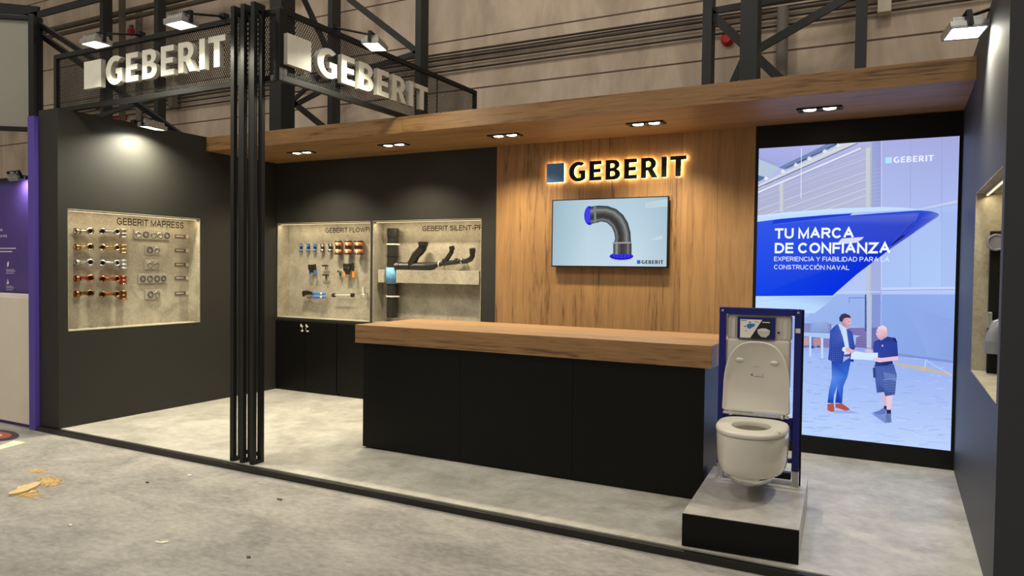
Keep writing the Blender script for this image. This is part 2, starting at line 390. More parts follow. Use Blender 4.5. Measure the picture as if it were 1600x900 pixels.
def stroke_text(st, th):
    """plain upright capitals drawn with an even stroke, cap height 1"""
    V, Fc = [], []; x = 0; h = th/2
    for ch in st:
        if ch == ' ': x += .36; continue
        w_, L_ = LET[ch]
        for pl in L_:
            P = [Vector((x+h+p[0]*w_, h+p[1]*(1-th))) for p in pl]; n = len(P); o = len(V)
            closed = (P[0]-P[-1]).length < 1e-4
            for i in range(n):
                d1 = P[i]-P[i-1] if i else (P[-1]-P[-2] if closed else P[1]-P[0])
                d2 = P[i+1]-P[i] if i < n-1 else (P[1]-P[0] if closed else P[i]-P[i-1])
                d1 = d1.normalized(); d2 = d2.normalized()
                n1 = Vector((-d1.y, d1.x)); n2 = Vector((-d2.y, d2.x)); m_ = n1+n2
                m_ = m_.normalized() if m_.length > .05 else n1
                k = h/max(.42, m_.dot(n1))
                q = P[i].copy()
                if not closed and i == 0: q -= d2*h*(1 if abs(d2.x) < .02 or abs(d2.y) < .02 else .3)
                if not closed and i == n-1: q += d1*h*(1 if abs(d1.x) < .02 or abs(d1.y) < .02 else .3)
                V += [(q.x+m_.x*k, q.y+m_.y*k), (q.x-m_.x*k, q.y-m_.y*k)]
            for i in range(n-1): a_ = o+2*i; Fc.append([a_+1, a_+3, a_+2, a_])
        x += w_+th+.17-th*.25
    return V, Fc, x-.17+th*.25
_cache = {}
def text_polys(s, bold=0):
    """built-in font outlines as flat triangles, cap height 1, starting at 0"""
    k = (s, bold)
    if k in _cache: return _cache[k]
    if all(c in LET or c == ' ' for c in s):
        _cache[k] = stroke_text(s, bold if bold > .06 else .15); return _cache[k]
    def mk(st):
        cu = bpy.data.curves.new('t', 'FONT'); cu.body = st; cu.size = 1; cu.offset = bold; cu.resolution_u = 3
        o = bpy.data.objects.new('t', cu); COL.objects.link(o)
        dg = bpy.context.evaluated_depsgraph_get(); dg.update()
        me = bpy.data.meshes.new_from_object(o.evaluated_get(dg))
        v = [(p.co.x, p.co.y) for p in me.vertices]; f = [list(p.vertices) for p in me.polygons]
        bpy.data.objects.remove(o); bpy.data.curves.remove(cu); bpy.data.meshes.remove(me)
        return v, f
    if 'cap' not in _cache:
        v, f = mk('E'); _cache['cap'] = max(p[1] for p in v)
    v, f = mk(s); c = _cache['cap']; x0 = min(p[0] for p in v)
    v = [((p[0]-x0)/c, p[1]/c) for p in v]
    _cache[k] = (v, f, max(p[0] for p in v)); return _cache[k]
def put_text(mb, s, put, width, cap, bold=0, fit=None, mi=0, col=None):
    """fit: the leading piece of s whose width is 'width' (else the whole)"""
    v, f, w = text_polys(s, bold)
    ref = text_polys(fit, bold)[2] if fit else w
    k = width/ref
    mb.add([put(x*k, y*cap) for x, y in v], f, False, mi, [col]*len(v) if col else None)
    return w*k

# ================================================================== THE PLACE
LX, RX, YB, YF = -7.19, .44, 7.0, 4.15
HF = -.047
ZC0, ZC1 = 2.945, 3.105
# ---- hall
o = MB(); o.box(-26, 10, -6, 12, HF-.1, HF); struct(o.build('floor', M['hall_floor']))
zs = at(740, 139.5, Y=12).z; zs2 = at(700, 66, Y=12).z
o = MB(); o.box(-26, 10, 12, 12.3, HF-.1, 10); struct(o.build('wall_back', hall_wall_mat(zs, zs2-zs)))
# ---- stand platform
t = thing('platform', (-3.4, 5.6, HF), 'low stone-look platform carrying the whole trade-fair stand', 'platform')
o = MB(); o.box(-7.50, RX+.46, YF+.06, 7.3, HF, 0); o.build('floor_covering', M['stand_floor'], t)
o = MB(); o.box(-7.50, RX+.46, YF, YF+.03, HF, 0); o.box(-7.50, RX+.46, YF+.03, YF+.06, HF, -.008); o.build('edge_trim', M['trim'], t, .003)['label'] = 'black edge trim along the front of the platform'
# ---- left wall with niche
NL = dict(y0=4.283, y1=5.815, z0=.945, z1=2.15, x=-7.385)
w = MB()
w.box(-7.50, LX, 4.19, NL['y0'], 0, 3.11); w.box(-7.50, LX, NL['y1'], 7.3, 0, 3.11)
w.box(-7.50, LX, NL['y0'], NL['y1'], 0, NL['z0']); w.box(-7.50, LX, NL['y0'], NL['y1'], NL['z1'], 3.11)
w.box(-7.50, NL['x']-.012, NL['y0'], NL['y1'], NL['z0'], NL['z1'])
wl = struct(w.build('wall_left', M['black_wall']))
def lining(name, wall, boxes):
    o = MB()
    for b in boxes: o.box(*b)
    q = o.build(name, M['niche']); q.parent = wall; q['label'] = 'grey concrete lining of the niche'
    return q
e = .006
lining('niche_lining', wl, [(NL['x']-.012, NL['x'], NL['y0'], NL['y1'], NL['z0'], NL['z1']),
    (NL['x'], LX+.001, NL['y0'], NL['y0']+e, NL['z0'], NL['z1']), (NL['x'], LX+.001, NL['y1']-e, NL['y1'], NL['z0'], NL['z1']),
    (NL['x'], LX+.001, NL['y0'], NL['y1'], NL['z0'], NL['z0']+e), (NL['x'], LX+.001, NL['y0'], NL['y1'], NL['z1']-e, NL['z1'])])
# ---- rear wall with two niches
N1 = (-7.175, -5.645); N2 = (-5.607, -4.095); NZ0, NZ1, NY = .945, 2.168, 7.2
w = MB()
w.box(-7.19, N1[0], YB, 7.3, 0, ZC1); w.box(N1[1], N2[0], YB, 7.3, .91, ZC1); w.box(N2[1], -3.86, YB, 7.3, 0, ZC1)
for a, b in (N1, N2):
    w.box(a, b, YB, 7.3, NZ1, ZC1); w.box(a, b, YB, 7.3, .915, NZ0); w.box(a, b, NY+.012, 7.3, NZ0, NZ1)
w.box(-3.86, RX, YB+.02, 7.3, 0, ZC1)
wr = struct(w.build('wall_rear', M['black_wall']))
for a, b in (N1, N2):
    lining('niche_lining', wr, [(a, b, NY, NY+.012, NZ0, NZ1), (a, a+e, YB-.001, NY, NZ0, NZ1), (b-e, b, YB-.001, NY, NZ0, NZ1),
        (a, b, YB-.001, NY, NZ0, NZ0+e), (a, b, YB-.001, NY, NZ1-e, NZ1)])
# ---- right wall with niche
NR = dict(y0=4.262, y1=5.68, z0=.978, z1=2.15, x=.74); RT = 3.19
w = MB(); x1 = .90
w.box(RX, x1, 4.19, NR['y0'], 0, RT); w.box(RX, x1, NR['y1'], 7.3, 0, RT)
w.box(RX, x1, NR['y0'], NR['y1'], 0, NR['z0']); w.box(RX, x1, NR['y0'], NR['y1'], NR['z1'], RT); w.box(NR['x']+.012, x1, NR['y0'], NR['y1'], NR['z0'], NR['z1'])
wg = struct(w.build('wall_right', M['grey_wall']))
lining('niche_lining', wg, [(NR['x'], NR['x']+.012, NR['y0'], NR['y1'], NR['z0'], NR['z1']),
    (RX-.001, NR['x'], NR['y0'], NR['y0']+e, NR['z0'], NR['z1']), (RX-.001, NR['x'], NR['y1']-e, NR['y1'], NR['z0'], NR['z1']),
    (RX-.001, NR['x'], NR['y0'], NR['y1'], NR['z0'], NR['z0']+e), (RX-.001, NR['x'], NR['y0'], NR['y1'], NR['z1']-e, NR['z1'])])
# ---- oak canopy
CY0 = 5.9
t = thing('canopy', (-3.4, 6.4, ZC0), 'long oak canopy slab with recessed spotlights over the counter', 'canopy')
# two butted boards, the joint shows beside the mesh sign
sx = at(629, 195, Y=CY0).x
o = MB(); o.box(LX, sx-.001, CY0, 7.3, ZC0, ZC1); o.build('left_board', M['oak_x'], t, .002)
o = MB(); o.box(sx+.001, RX, CY0, 7.3, ZC0, ZC1); o.build('right_board', M['oak_x'], t, .002)
# ---- oak wall panel
PX0, PX1 = at(775, 350, Y=6.985).x, at(1178.5, 350, Y=6.985).x
o = MB(); o.box(PX0, PX1, 6.985, 7.02, 0, ZC0); q = o.build('wall_panel', M['oak_z'], bevel=.002, loc=((PX0+PX1)/2, 7, 0)); tag(q, 'tall oak wall panel behind the counter carrying the television', 'wall panel')

# ================================================================== counter
t = thing('reception_counter', (-2.7, 5.6, 0), 'long black reception counter with thick oak worktop', 'counter')
o = MB(); o.box(-4.275, -1.125, 5.095, 6.07, .94, 1.10); o.build('worktop', M['oak_x'], t, .003)['label'] = 'thick oak worktop'
cb = MB()
for a, b in ((-4.205, -3.186), (-3.184, -2.177), (-2.175, -1.178)): cb.box(a, b, 5.125, 5.145, .012, .938)
cb.box(-4.20, -1.183, 5.145, 6.03, .012, .938); cb.box(-4.17, -1.2, 5.16, 6.0, 0, .012)
cb.build('base', M['black'], t, .0015)['label'] = 'black panelled base'

# ================================================================== base cabinets under the niches
def cabinet(x0, x1, n, label, keys):
    t = thing('base_cabinet', ((x0+x1)/2, 7.1, 0), label, 'cabinet', 'black cabinets under the back niches')
    o = MB(); o.box(x0, x1, 7.0, 7.3, .03, .91); o.box(x0+.02, x1-.02, 7.02, 7.28, 0, .03); o.build('body', M['black_wall'], t)
    wd = (x1-x0)/n
    for i in range(n):
        d = MB(); d.box(x0+i*wd+.003, x0+(i+1)*wd-.003, 6.982, 7.0, .035, .905); dd = d.build('door', M['black'], t, .002)
        if keys:
            s = 1 if i == 0 else -1
            kx = x0+wd-s*.045
            k = MB(); k.tube([(kx, 6.982, .845), (kx, 6.962, .845)], [.008, .011], 12); k.box(kx-.006, kx+.006, 6.950, 6.962, .845, .875); sub(k, 'lock_key', M['key'], dd, t)
            k = MB(); k.tube([(kx+.01*s, 6.965, .835), (kx+.02*s, 6.960, .80)], .002, 6); k.box(kx-.004, kx+.034, 6.958, 6.963, .782, .797); sub(k, 'key_tag', M['key'], dd, t)
    return t
xa, xb, xc = at(430, 550, Y=6.98).x, at(526, 540, Y=6.98).x, -5.02
cabinet(xa, xb-.004, 2, 'black two-door cabinet with keys in its locks, next to the left wall', True)
cabinet(xb+.004, xc-.004, 2, 'black two-door cabinet partly behind the left end of the counter', False)
cabinet(xc+.004, N2[1], 2, 'black cabinet hidden behind the counter beside the oak panel', False)

# ================================================================== lamps
def recessed(px, py, label, power=SPOT_W, tint=(1, .87, .64)):
    p = at(px, py, Z=ZC0); x, y = p.x, 6.42
    t = thing('recessed_spotlight', (x, y, ZC0), label, 'spotlight', 'twin recessed spotlights in the canopy')
    f = MB(); W_, H_ = .168, .068
    for a in ((-W_, W_, -H_, -H_+.014), (-W_, W_, H_-.014, H_), (-W_, -W_+.014, -H_, H_), (W_-.014, W_, -H_, H_), (-.012, .012, -H_, H_)):
        f.box(x+a[0], x+a[1], y+a[2], y+a[3], ZC0-.012, ZC0+.0)
    f.build('frame', M['metal_black'], t)
    f = MB(); f.box(x-W_+.014, x+W_-.014, y-H_+.014, y+H_-.014, ZC0-.003, ZC0-.001); f.build('backing', M['pure_black'], t)
    for s in (-1, 1):
        g = MB(); g.tube([(x+s*.075, y, ZC0-.002), (x+s*.075, y, ZC0-.010)], [.050, .046], 20); lampo = g.build('lamp', [M['spot_glass']], t)
        l = bpy.data.lights.new('spot_beam', 'SPOT'); l.energy = power; l.color = tint; l.spot_size = R(125); l.spot_blend = .8; l.shadow_soft_size = .04
        lo = bpy.data.objects.new('spot_beam', l); COL.objects.link(lo); lo.parent = t; lo.location = (s*.075, 0, -.03)
recessed(469, 237.5, 'leftmost twin spotlight in the canopy, next to the slatted post')
recessed(612, 225, 'twin spotlight in the canopy above the pipe niche')
recessed(789, 211, 'twin spotlight in the canopy above the left edge of the oak panel')
recessed(1008, 191.5, 'twin spotlight in the canopy above the backlit lettering')
recessed(1280, 168, 'rightmost twin spotlight in the canopy, above the poster screen', SPOT_W*.4, (.95, .96, 1))

def floodlight(c, aim, mount, w, h, power, label, spread=R(150)):
    """c lamp centre, aim direction of light, mount where the arm is fixed"""
    c, aim, mount = Vector(c), Vector(aim).normalized(), Vector(mount)
    t = thing('floodlight', c, label, 'floodlight', 'white floodlights on arms')
    arm = c-mount
    side = aim.cross(arm); side = side.normalized()
    up = side.cross(aim).normalized()
    mat = Matrix((( side.x, up.x, aim.x, c.x), (side.y, up.y, aim.y, c.y), (side.z, up.z, aim.z, c.z), (0, 0, 0, 1)))
    f = MB(mat)
    f.box(-w/2, w/2, -h/2, h/2, -.035, 0); f.box(-w*.4, w*.4, -h*.4, h*.4, -.055, -.035)
    for k in range(7):
        xx = -w*.36+k*w*.12; f.box(xx-.004, xx+.004, -h*.38, h*.38, -.07, -.055)
    f.box(-w/2, -w/2+.014, -h/2, h/2, 0, .008); f.box(w/2-.014, w/2, -h/2, h/2, 0, .008); f.box(-w/2, w/2, -h/2, -h/2+.012, 0, .008); f.box(-w/2, w/2, h/2-.012, h/2, 0, .008)
    f.build('housing', M['galv'], t, .002)
    g = MB(mat); g.box(-w/2+.016, w/2-.016, -h/2+.014, h/2-.014, 0, .004); g.build('glass', M['lamp_glass'], t)
    b = MB(mat); b.box(-w/2-.012, -w/2-.006, -.015, .015, -.09, .0); b.box(w/2+.006, w/2+.012, -.015, .015, -.09, .0); b.box(-w/2-.012, w/2+.012, -.015, .015, -.096, -.09); b.build('bracket', M['metal_black'], t)
    a = MB(); a.tube([c-aim*.093, mount], .010, 8); d = .03
    a.box(mount.x-d, mount.x+d, mount.y-d, mount.y+d, mount.z-.02, mount.z+.02); a.build('arm', M['metal_black'], t)
    area_lamp('flood_beam', c+aim*.02, w*.85, power, FLOODC, aim, h*.8, t, spread)
SY = 4.335      # front sign plane
SXR = -4.45    # side sign plane
floodlight(at(150, 69, Y=3.93), (0, -.02, -1), (at(150, 69, Y=3.93).x, SY+.015, 3.715), .22, .16, 18, 'white floodlight above the square of the front mesh sign')
floodlight(at(283, 38.5, Y=3.93), (0, -.02, -1), (at(283, 38, Y=3.93).x, SY+.015, 3.715), .22, .16, 18, 'white floodlight above the last letters of the front mesh sign')
c = at(585.5, 72.5, X=-4.08); floodlight(c, (0, -.05, -1), (SXR-.02, c.y-.10, 3.73), .22, .16, 18, 'white floodlight above the side mesh sign facing the counter')
floodlight((-6.95, 5.03, 3.045), (-.10, -.03, -1), (LX-.05, 5.03, 3.13), .23, .17, 42, 'white floodlight hanging over the top of the left wall')
c = at(1508, 50.5, Y=5.1); floodlight(c, (.12, -.22, -1), (RX+.06, 5.2, 3.21), .15, .21, 15, 'white floodlight on the right wall above the grey niche', R(120))

# light strips in niches
def strip(p0, p1, inward, label):
    p0, p1 = Vector(p0), Vector(p1); c = (p0+p1)/2; L_ = (p1-p0).length
    t = thing('light_strip', c, label, 'light strip', 'warm light strips in the niches')
    o = MB(); o.beam(p0, p1, .022, .010, (0, 0, 1)); o.build('profile', M['galv'], t)
    o = MB(); o.beam(p0-Vector((0, 0, .007)), p1-Vector((0, 0, .007)), .012, .004, (0, 0, 1)); o.build('diffuser', M['strip'], t)
    d = Vector(inward)*.35+Vector((0, 0, -1))
    l = area_lamp('strip_glow', c-Vector((0, 0, .012)), .014, NICHE_W*L_, WARM, d, L_, t)
    ax = (p1-p0).normalized(); z = -d.normalized(); y = ax; x = y.cross(z)
    l.rotation_euler = Matrix((x, y, z)).transposed().to_euler()
yy = YB+.03
strip((N1[0]+.03, yy, NZ1-.012), (N1[1]-.03, yy, NZ1-.012), (0, 1, 0), 'light strip under the top of the tool niche')
strip((N2[0]+.03, yy, NZ1-.012), (N2[1]-.03, yy, NZ1-.012), (0, 1, 0), 'light strip under the top of the black pipe niche')
strip((LX-.03, NL['y0']+.03, NL['z1']-.012), (LX-.03, NL['y1']-.03, NL['z1']-.012), (-1, 0, 0), 'light strip under the top of the fittings niche in the left wall')
strip((RX+.06, NR['y0']+.03, NR['z1']-.012), (RX+.06, NR['y1']-.03, NR['z1']-.012), (1, 0, 0), 'light strip under the top of the niche in the right wall')

# ================================================================== slatted post
t = thing('slatted_post', (-4.7, 4.26, 0), 'tall black slatted post of three narrow frames at the stand front', 'post')
for x in (-4.848, -4.734, -4.620):
    o = MB(); o.box(x, x+.042, 4.212, 4.248, 0, 3.72); o.box(x, x+.042, 4.292, 4.328, 0, 3.72); o.box(x, x+.042, 4.248, 4.292, 3.66, 3.72); o.box(x, x+.042, 4.248, 4.292, .0, .03)
    o.build('slat', M['metal_black'], t, .002)
for xa_, xb_ in ((-4.806, -4.734), (-4.692, -4.620)):
    for y_, z_ in ((4.30, .05), (4.30, 3.13), (4.30, 3.66)):
        o = MB(); o.box(xa_, xb_, y_, y_+.02, z_, z_+.03); o.build('crosspiece', M['metal_black'], t)

# ================================================================== mesh signs
def mesh_panel(mb, put, w, h, cw=.025, ch=.040, sw=.0052, th=.003):
    """expanded metal: two families of slanting strands inside w x h"""
    k = ch/cw
    for sgn in (1, -1):
        n = int((w+h/k)/cw)+2
        for i in range(n):
            b = i*cw          # x at which the strand meets the bottom (sgn 1: leaning left)
            pts = []
            # x = b - z/k
            z0 = max(0, (b-w)*k); z1 = min(h, b*k)
            if z1-z0 < .01: continue
            A = (b-z0/k, z0); B = (b-z1/k, z1)
            if sgn < 0: A = (w-A[0], A[1]); B = (w-B[0], B[1])
            d = Vector((B[0]-A[0], B[1]-A[1])).normalized(); nx, nz = -d.y*sw/2, d.x*sw/2
            q = [(A[0]+nx, A[1]+nz), (A[0]-nx, A[1]-nz), (B[0]-nx, B[1]-nz), (B[0]+nx, B[1]+nz)]
            vs = [put(x, z, 0) for x, z in q]+[put(x, z, th) for x, z in q]
            mb.add(vs, [(0, 1, 2, 3), (7, 6, 5, 4), (0, 4, 5, 1), (1, 5, 6, 2), (2, 6, 7, 3), (3, 7, 4, 0)])
def bars(put, w, h, b, d, seams):
    o = MB()
    def bx(x0, x1, z0, z1, d0=0, d1=d):
        vs = [put(x, z, k) for x in (x0, x1) for k in (d0, d1) for z in (z0, z1)]
        o.add(vs, [(0, 1, 3, 2), (4, 6, 7, 5), (0, 4, 5, 1), (2, 3, 7, 6), (0, 2, 6, 4), (1, 5, 7, 3)])
    bx(0, w, 0, b); bx(0, w, h-b, h); bx(0, b, b, h-b); bx(w-b, w, b, h-b)
    for s in seams: bx(s-.004, s+.004, b, h-b, d*.3, d*.6)
    return o
def sign_letters(root, put, depth, mats, sq_mat=None):
    for nm, P in WM:
        o = MB(); o.flat(P, put, depth, 0, 1)
        q = fix_normals(o.build(nm, mats if not (sq_mat and nm == 'logo_square') else sq_mat, root))
# front sign
z0, z1 = 3.112, 3.688
xl, xr = -7.50, SXR+.02
t = thing('mesh_sign', ((xl+xr)/2, SY, z0), 'long black mesh sign with cream letters facing front, on top of the left wall', 'sign')
put = lambda a, z, d: Vector((xl+a, SY+.04-d, z0+z))
# the frame stops at the post and goes on behind it
fix_normals(bars(put, xr-xl, z1-z0, .045, .04, ()).build('frame', M['metal_black'], t, .002))
o = MB(); put2 = lambda a, z, d: Vector((xl+.045+a, SY+.018-d, z0+.045+z)); mesh_panel(o, put2, xr-xl-.09, z1-z0-.09); o.build('mesh_panel', M['metal_black'], t)
LP = 4.265
a, b = at(133, 140.5, Y=LP), at(353.7, 54.5, Y=LP); zb = at(340, 104, Y=LP).z
kx = (b.x-a.x)/WM_W; cap = .262
zb = (at(133, 140.5, Y=LP).z+at(346, 103.5, Y=LP).z)/2; cap = ((at(133, 97, Y=LP).z+b.z)/2-zb)
putL = lambda x, z, d: Vector((a.x+x*kx, LP+.035-d, zb+z*cap))
sign_letters(t, putL, .045, [M['letter'], M['letter_side']])
# side sign
y0s, y1s = SY, at(743, 160, X=SXR).y
t = thing('mesh_sign', (SXR, (y0s+y1s)/2, z0), 'black mesh sign with cream letters running back over the canopy', 'sign')
putS = lambda a_, z, d: Vector((SXR-.02+d, y0s+.04+a_, z0+z))
fix_normals(bars(putS, y1s-y0s-.04, z1-z0+.01, .045, .04, (at(683, 150, X=SXR).y-y0s-.04,)).build('frame', M['metal_black'], t, .002))
o = MB(); mesh_panel(o, lambda p, z, d: Vector((SXR+d, y0s+.085+p, z0+.045+z)), y1s-y0s-.13, z1-z0-.08); o.build('mesh_panel', M['metal_black'], t)
LPX = SXR+.055
a2, b2 = at(448.5, 76, X=LPX), at(668, 150, X=LPX)
zb2 = (at(487, 113, X=LPX).z+at(660, 172, X=LPX).z)/2; zt2 = (at(448.5, 53, X=LPX).z+at(668, 136, X=LPX).z)/2
k2 = (b2.y-a2.y)/WM_W
sign_letters(t, lambda x, z, d: Vector((LPX-.04+d, a2.y+x*k2, zb2+z*(zt2-zb2))), .045, [M['letter'], M['letter_side']])

# ================================================================== backlit lettering on the oak panel
BY = 6.94
a3, b3 = at(853.5, 285.5, Y=BY), at(1072, 277, Y=BY)
zt3 = (at(853.5, 256.5, Y=BY).z+at(1072, 242, Y=BY).z)/2; zb3 = (a3.z+at(1066, 275.5, Y=BY).z)/2
k3 = (b3.x-a3.x)/WM_W
t = thing('backlit_sign', ((a3.x+b3.x)/2, 6.985, zb3), 'backlit black lettering and blue square glowing on the oak panel', 'sign')
putB = lambda x, z, d: Vector((a3.x+x*k3, BY+.015-d, zb3+z*(zt3-zb3)))
for nm, P in WM:
    o = MB(); o.flat(P, putB, .008); q = fix_normals(o.build(nm, M['blue_sq'] if nm == 'logo_square' else M['pure_black'], t))
    g = MB()
    cx = sum(p[0] for p in P[0])/len(P[0]); 
    g.flat(P, lambda x, z, d: Vector((a3.x+x*k3, BY+.0195-d, zb3+z*(zt3-zb3))), .003)
    sub(g, 'back_light', M['halo'], q, t)

# ================================================================== screens
def clip_poly(P, x0, x1, z0, z1):
    def side(P, f, ip):
        out = []
        for i in range(len(P)):
            a_, b_ = P[i], P[(i+1) % len(P)]
            if f(a_): out.append(a_)
            if f(a_) != f(b_): out.append(ip(a_, b_))
        return out
    def ix(v, i):
        def g(a_, b_):
            t_ = (v-a_[i])/(b_[i]-a_[i]); return tuple(a_[j]+(b_[j]-a_[j])*t_ for j in range(len(a_)))
        return g
    for f, g in ((lambda p: p[0] >= x0, ix(x0, 0)), (lambda p: p[0] <= x1, ix(x1, 0)), (lambda p: p[1] >= z0, ix(z0, 1)), (lambda p: p[1] <= z1, ix(z1, 1))):
        if len(P) < 3: return []
        P = side(P, f, g)
    return P
class Picture:
    def __init__(s, Y, x0, x1, z0, z1): s.Y = Y; s.r = (x0, x1, z0, z1); s.mb = MB(); s.k = 0
    def lay(s): s.k += 1
    def poly(s, pts, col, px=True):
        """pts in photo pixels; col one colour or one per corner (0-255)"""
        many = isinstance(col[0], (tuple, list))
        P = []
        for i, (x, y) in enumerate(pts):
            w_ = at(x, y, Y=s.Y); c = rgb(*(col[i] if many else col)); P.append((w_.x, w_.z)+c[:3])
        P = clip_poly(P, *s.r)
        if len(P) < 3: return
        tri = tessellate_polygon([[Vector((p[0], p[1], 0)) for p in P]])
        y = s.Y-.0012-s.k*.00025
        vs = [Vector((p[0], y, p[1])) for p in P]
        fs = []
        for t_ in tri:
            a_, b_, c_ = (vs[i] for i in t_)
            fs.append(t_ if (b_-a_).cross(c_-a_).y < 0 else t_[::-1])
        s.mb.add(vs, fs, False, 0, [(p[2], p[3], p[4], 1) for p in P])
    def line(s, a_, b_, w_, col):
        d = Vector((b_[0]-a_[0], b_[1]-a_[1])).normalized(); n = Vector((-d.y, d.x))*w_/2
        s.poly([(a_[0]+n.x, a_[1]+n.y), (b_[0]+n.x, b_[1]+n.y), (b_[0]-n.x, b_[1]-n.y), (a_[0]-n.x, a_[1]-n.y)], col)
    def ell(s, cx, cy, rx, ry, col, n=24, rot=0):
        c_, s_ = math.cos(R(rot)), math.sin(R(rot))
        s.poly([(cx+rx*math.cos(2*math.pi*i/n)*c_-ry*math.sin(2*math.pi*i/n)*s_, cy+rx*math.cos(2*math.pi*i/n)*s_+ry*math.sin(2*math.pi*i/n)*c_) for i in range(n)], col)
    def text(s, st, l, r_, cap_px, col, bold=0):
        a_, b_ = at(l[0], l[1], Y=s.Y), at(r_[0], r_[1], Y=s.Y); zc = at(l[0], l[1]-cap_px, Y=s.Y).z-a_.z
        y = s.Y-.0012-s.k*.00025; zz = (a_.z+b_.z)/2
        put_text(s.mb, st, lambda u, v: Vector((a_.x+u, y, zz+v)), b_.x-a_.x, zc, bold, col=rgb(*col))
    def logo(s, l, r_, cap_px, col, sq):
        a_, b_ = at(l[0], l[1], Y=s.Y), at(r_[0], r_[1], Y=s.Y); zc = at(l[0], l[1]-cap_px, Y=s.Y).z-a_.z; zz = (a_.z+b_.z)/2
        y = s.Y-.0012-s.k*.00025; k_ = (b_.x-a_.x)/WM_W
        for nm, P in WM:
            s.mb.flat(P, lambda u, v, d: Vector((a_.x+u*k_, y, zz+v*zc)), 0, col=rgb(*(sq if nm == 'logo_square' else col)))
    def build(s, root, name='picture'): return s.mb.build(name, M['pixels'], root, colour=True)

# ---- television
TY = 6.915
x0, x1 = at(862.5, 350, Y=TY).x, at(1044, 350, Y=TY).x
z1 = (at(862, 313, Y=TY).z+at(1044, 305.8, Y=TY).z)/2; z0 = (at(862, 416.8, Y=TY).z+at(1043, 418.5, Y=TY).z)/2
t = thing('television', ((x0+x1)/2, 6.985, z0), 'wall television showing a black pipe elbow on the oak panel', 'television')
o = MB(); o.box(x0, x1, TY+.003, TY+.04, z0, z1); o.box(x0+.2, x1-.2, TY+.04, 6.985, z0+.15, z1-.15); o.build('housing', M['pure_black'], t, .003)
o = MB()
bz = .009
o.box(x0, x1, TY-.003, TY+.003, z1-bz, z1); o.box(x0, x1, TY-.003, TY+.003, z0, z0+bz*1.4); o.box(x0, x0+bz, TY-.003, TY+.003, z0, z1); o.box(x1-bz, x1, TY-.003, TY+.003, z0, z1); o.build('bezel', M['pure_black'], t)
P = Picture(TY+.0035, x0+bz, x1-bz, z0+bz*1.4, z1-bz)
def tv(x, y): return (820+x/4.09, 220+y/4.09)
def tvp(*p): return [tv(*q) for q in p]
# background, a soft studio grey-blue
P.poly(tvp((165, 370), (400, 362), (400, 815), (165, 815)), [(150, 176, 192), (176, 200, 214), (190, 210, 222), (160, 186, 200)])
P.poly(tvp((400, 362), (700, 355), (700, 815), (400, 815)), [(176, 200, 214), (172, 198, 214), (196, 214, 226), (190, 210, 222)])
P.poly(tvp((700, 355), (925, 345), (925, 820), (700, 815)), [(172, 198, 214), (156, 184, 200), (172, 196, 208), (196, 214, 226)])
P.lay(); P.poly(tvp((770, 395), (915, 370), (915, 420), (770, 432)), (184, 206, 216)); P.poly(tvp((810, 625), (880, 602), (880, 628), (810, 640)), (188, 208, 220))
P.lay(); P.ell(*tv(618, 752), 17, 4, (178, 190, 206))
P.lay()
P.ell(*tv(414, 478), 34/4.09, 61/4.09, (24, 24, 190)); P.lay(); P.ell(*tv(404, 476), 20/4.09, 52/4.09, (62, 62, 226)); P.ell(*tv(618, 738), 76/4.09, 23/4.09, (22, 20, 176)); P.lay(); P.ell(*tv(618, 733), 72/4.09, 18/4.09, (52, 50, 224)); P.lay()
def elbow(k0, k1, c):
    """a band of the elbow between two fractions of its thickness (0 outer, 1 inner)"""
    outer = [(420, 421), (470, 414), (530, 417), (585, 436), (630, 475), (660, 525), (676, 585), (680, 655)]
    inner = [(420, 532), (462, 524), (490, 516), (525, 524), (556, 552), (572, 590), (577, 625), (570, 655)]
    f = lambda k: [(a_[0]*(1-k)+b_[0]*k, a_[1]*(1-k)+b_[1]*k) for a_, b_ in zip(outer, inner)]
    A_, B_ = f(k0), f(k1)
    for i in range(len(A_)-1): P.poly(tvp(A_[i], A_[i+1], B_[i+1], B_[i]), c)
for i, c in enumerate(((60, 62, 62), (92, 95, 94), (128, 134, 136), (104, 106, 104), (78, 78, 76), (60, 60, 58), (54, 54, 52), (66, 66, 64), (112, 114, 116), (84, 86, 88))): elbow(i/10, (i+1)/10, c)
P.lay()
P.poly(tvp((440, 424), (456, 420), (458, 520), (444, 528)), (120, 124, 126))
for i, c in enumerate(((84, 86, 88), (132, 136, 140), (84, 84, 82), (58, 58, 56), (62, 60, 58), (74, 72, 68), (108, 110, 112), (66, 66, 66))):
    u = 565+i*14.75; P.poly(tvp((u, 650), (u+14.75, 650), (u+14.5, 726), (u, 726)), c)
P.lay(); P.poly(tvp((560, 648), (684, 646), (684, 656), (562, 658)), (150, 152, 152))
for i in range(6): P.line(tv(560+i*23, 728), tv(558+i*24, 752), .8, (20, 18, 150))
P.lay(); P.logo(tv(717, 787), tv(885, 787), 5.8, (28, 30, 34), (40, 110, 180))
P.build(t, 'screen')

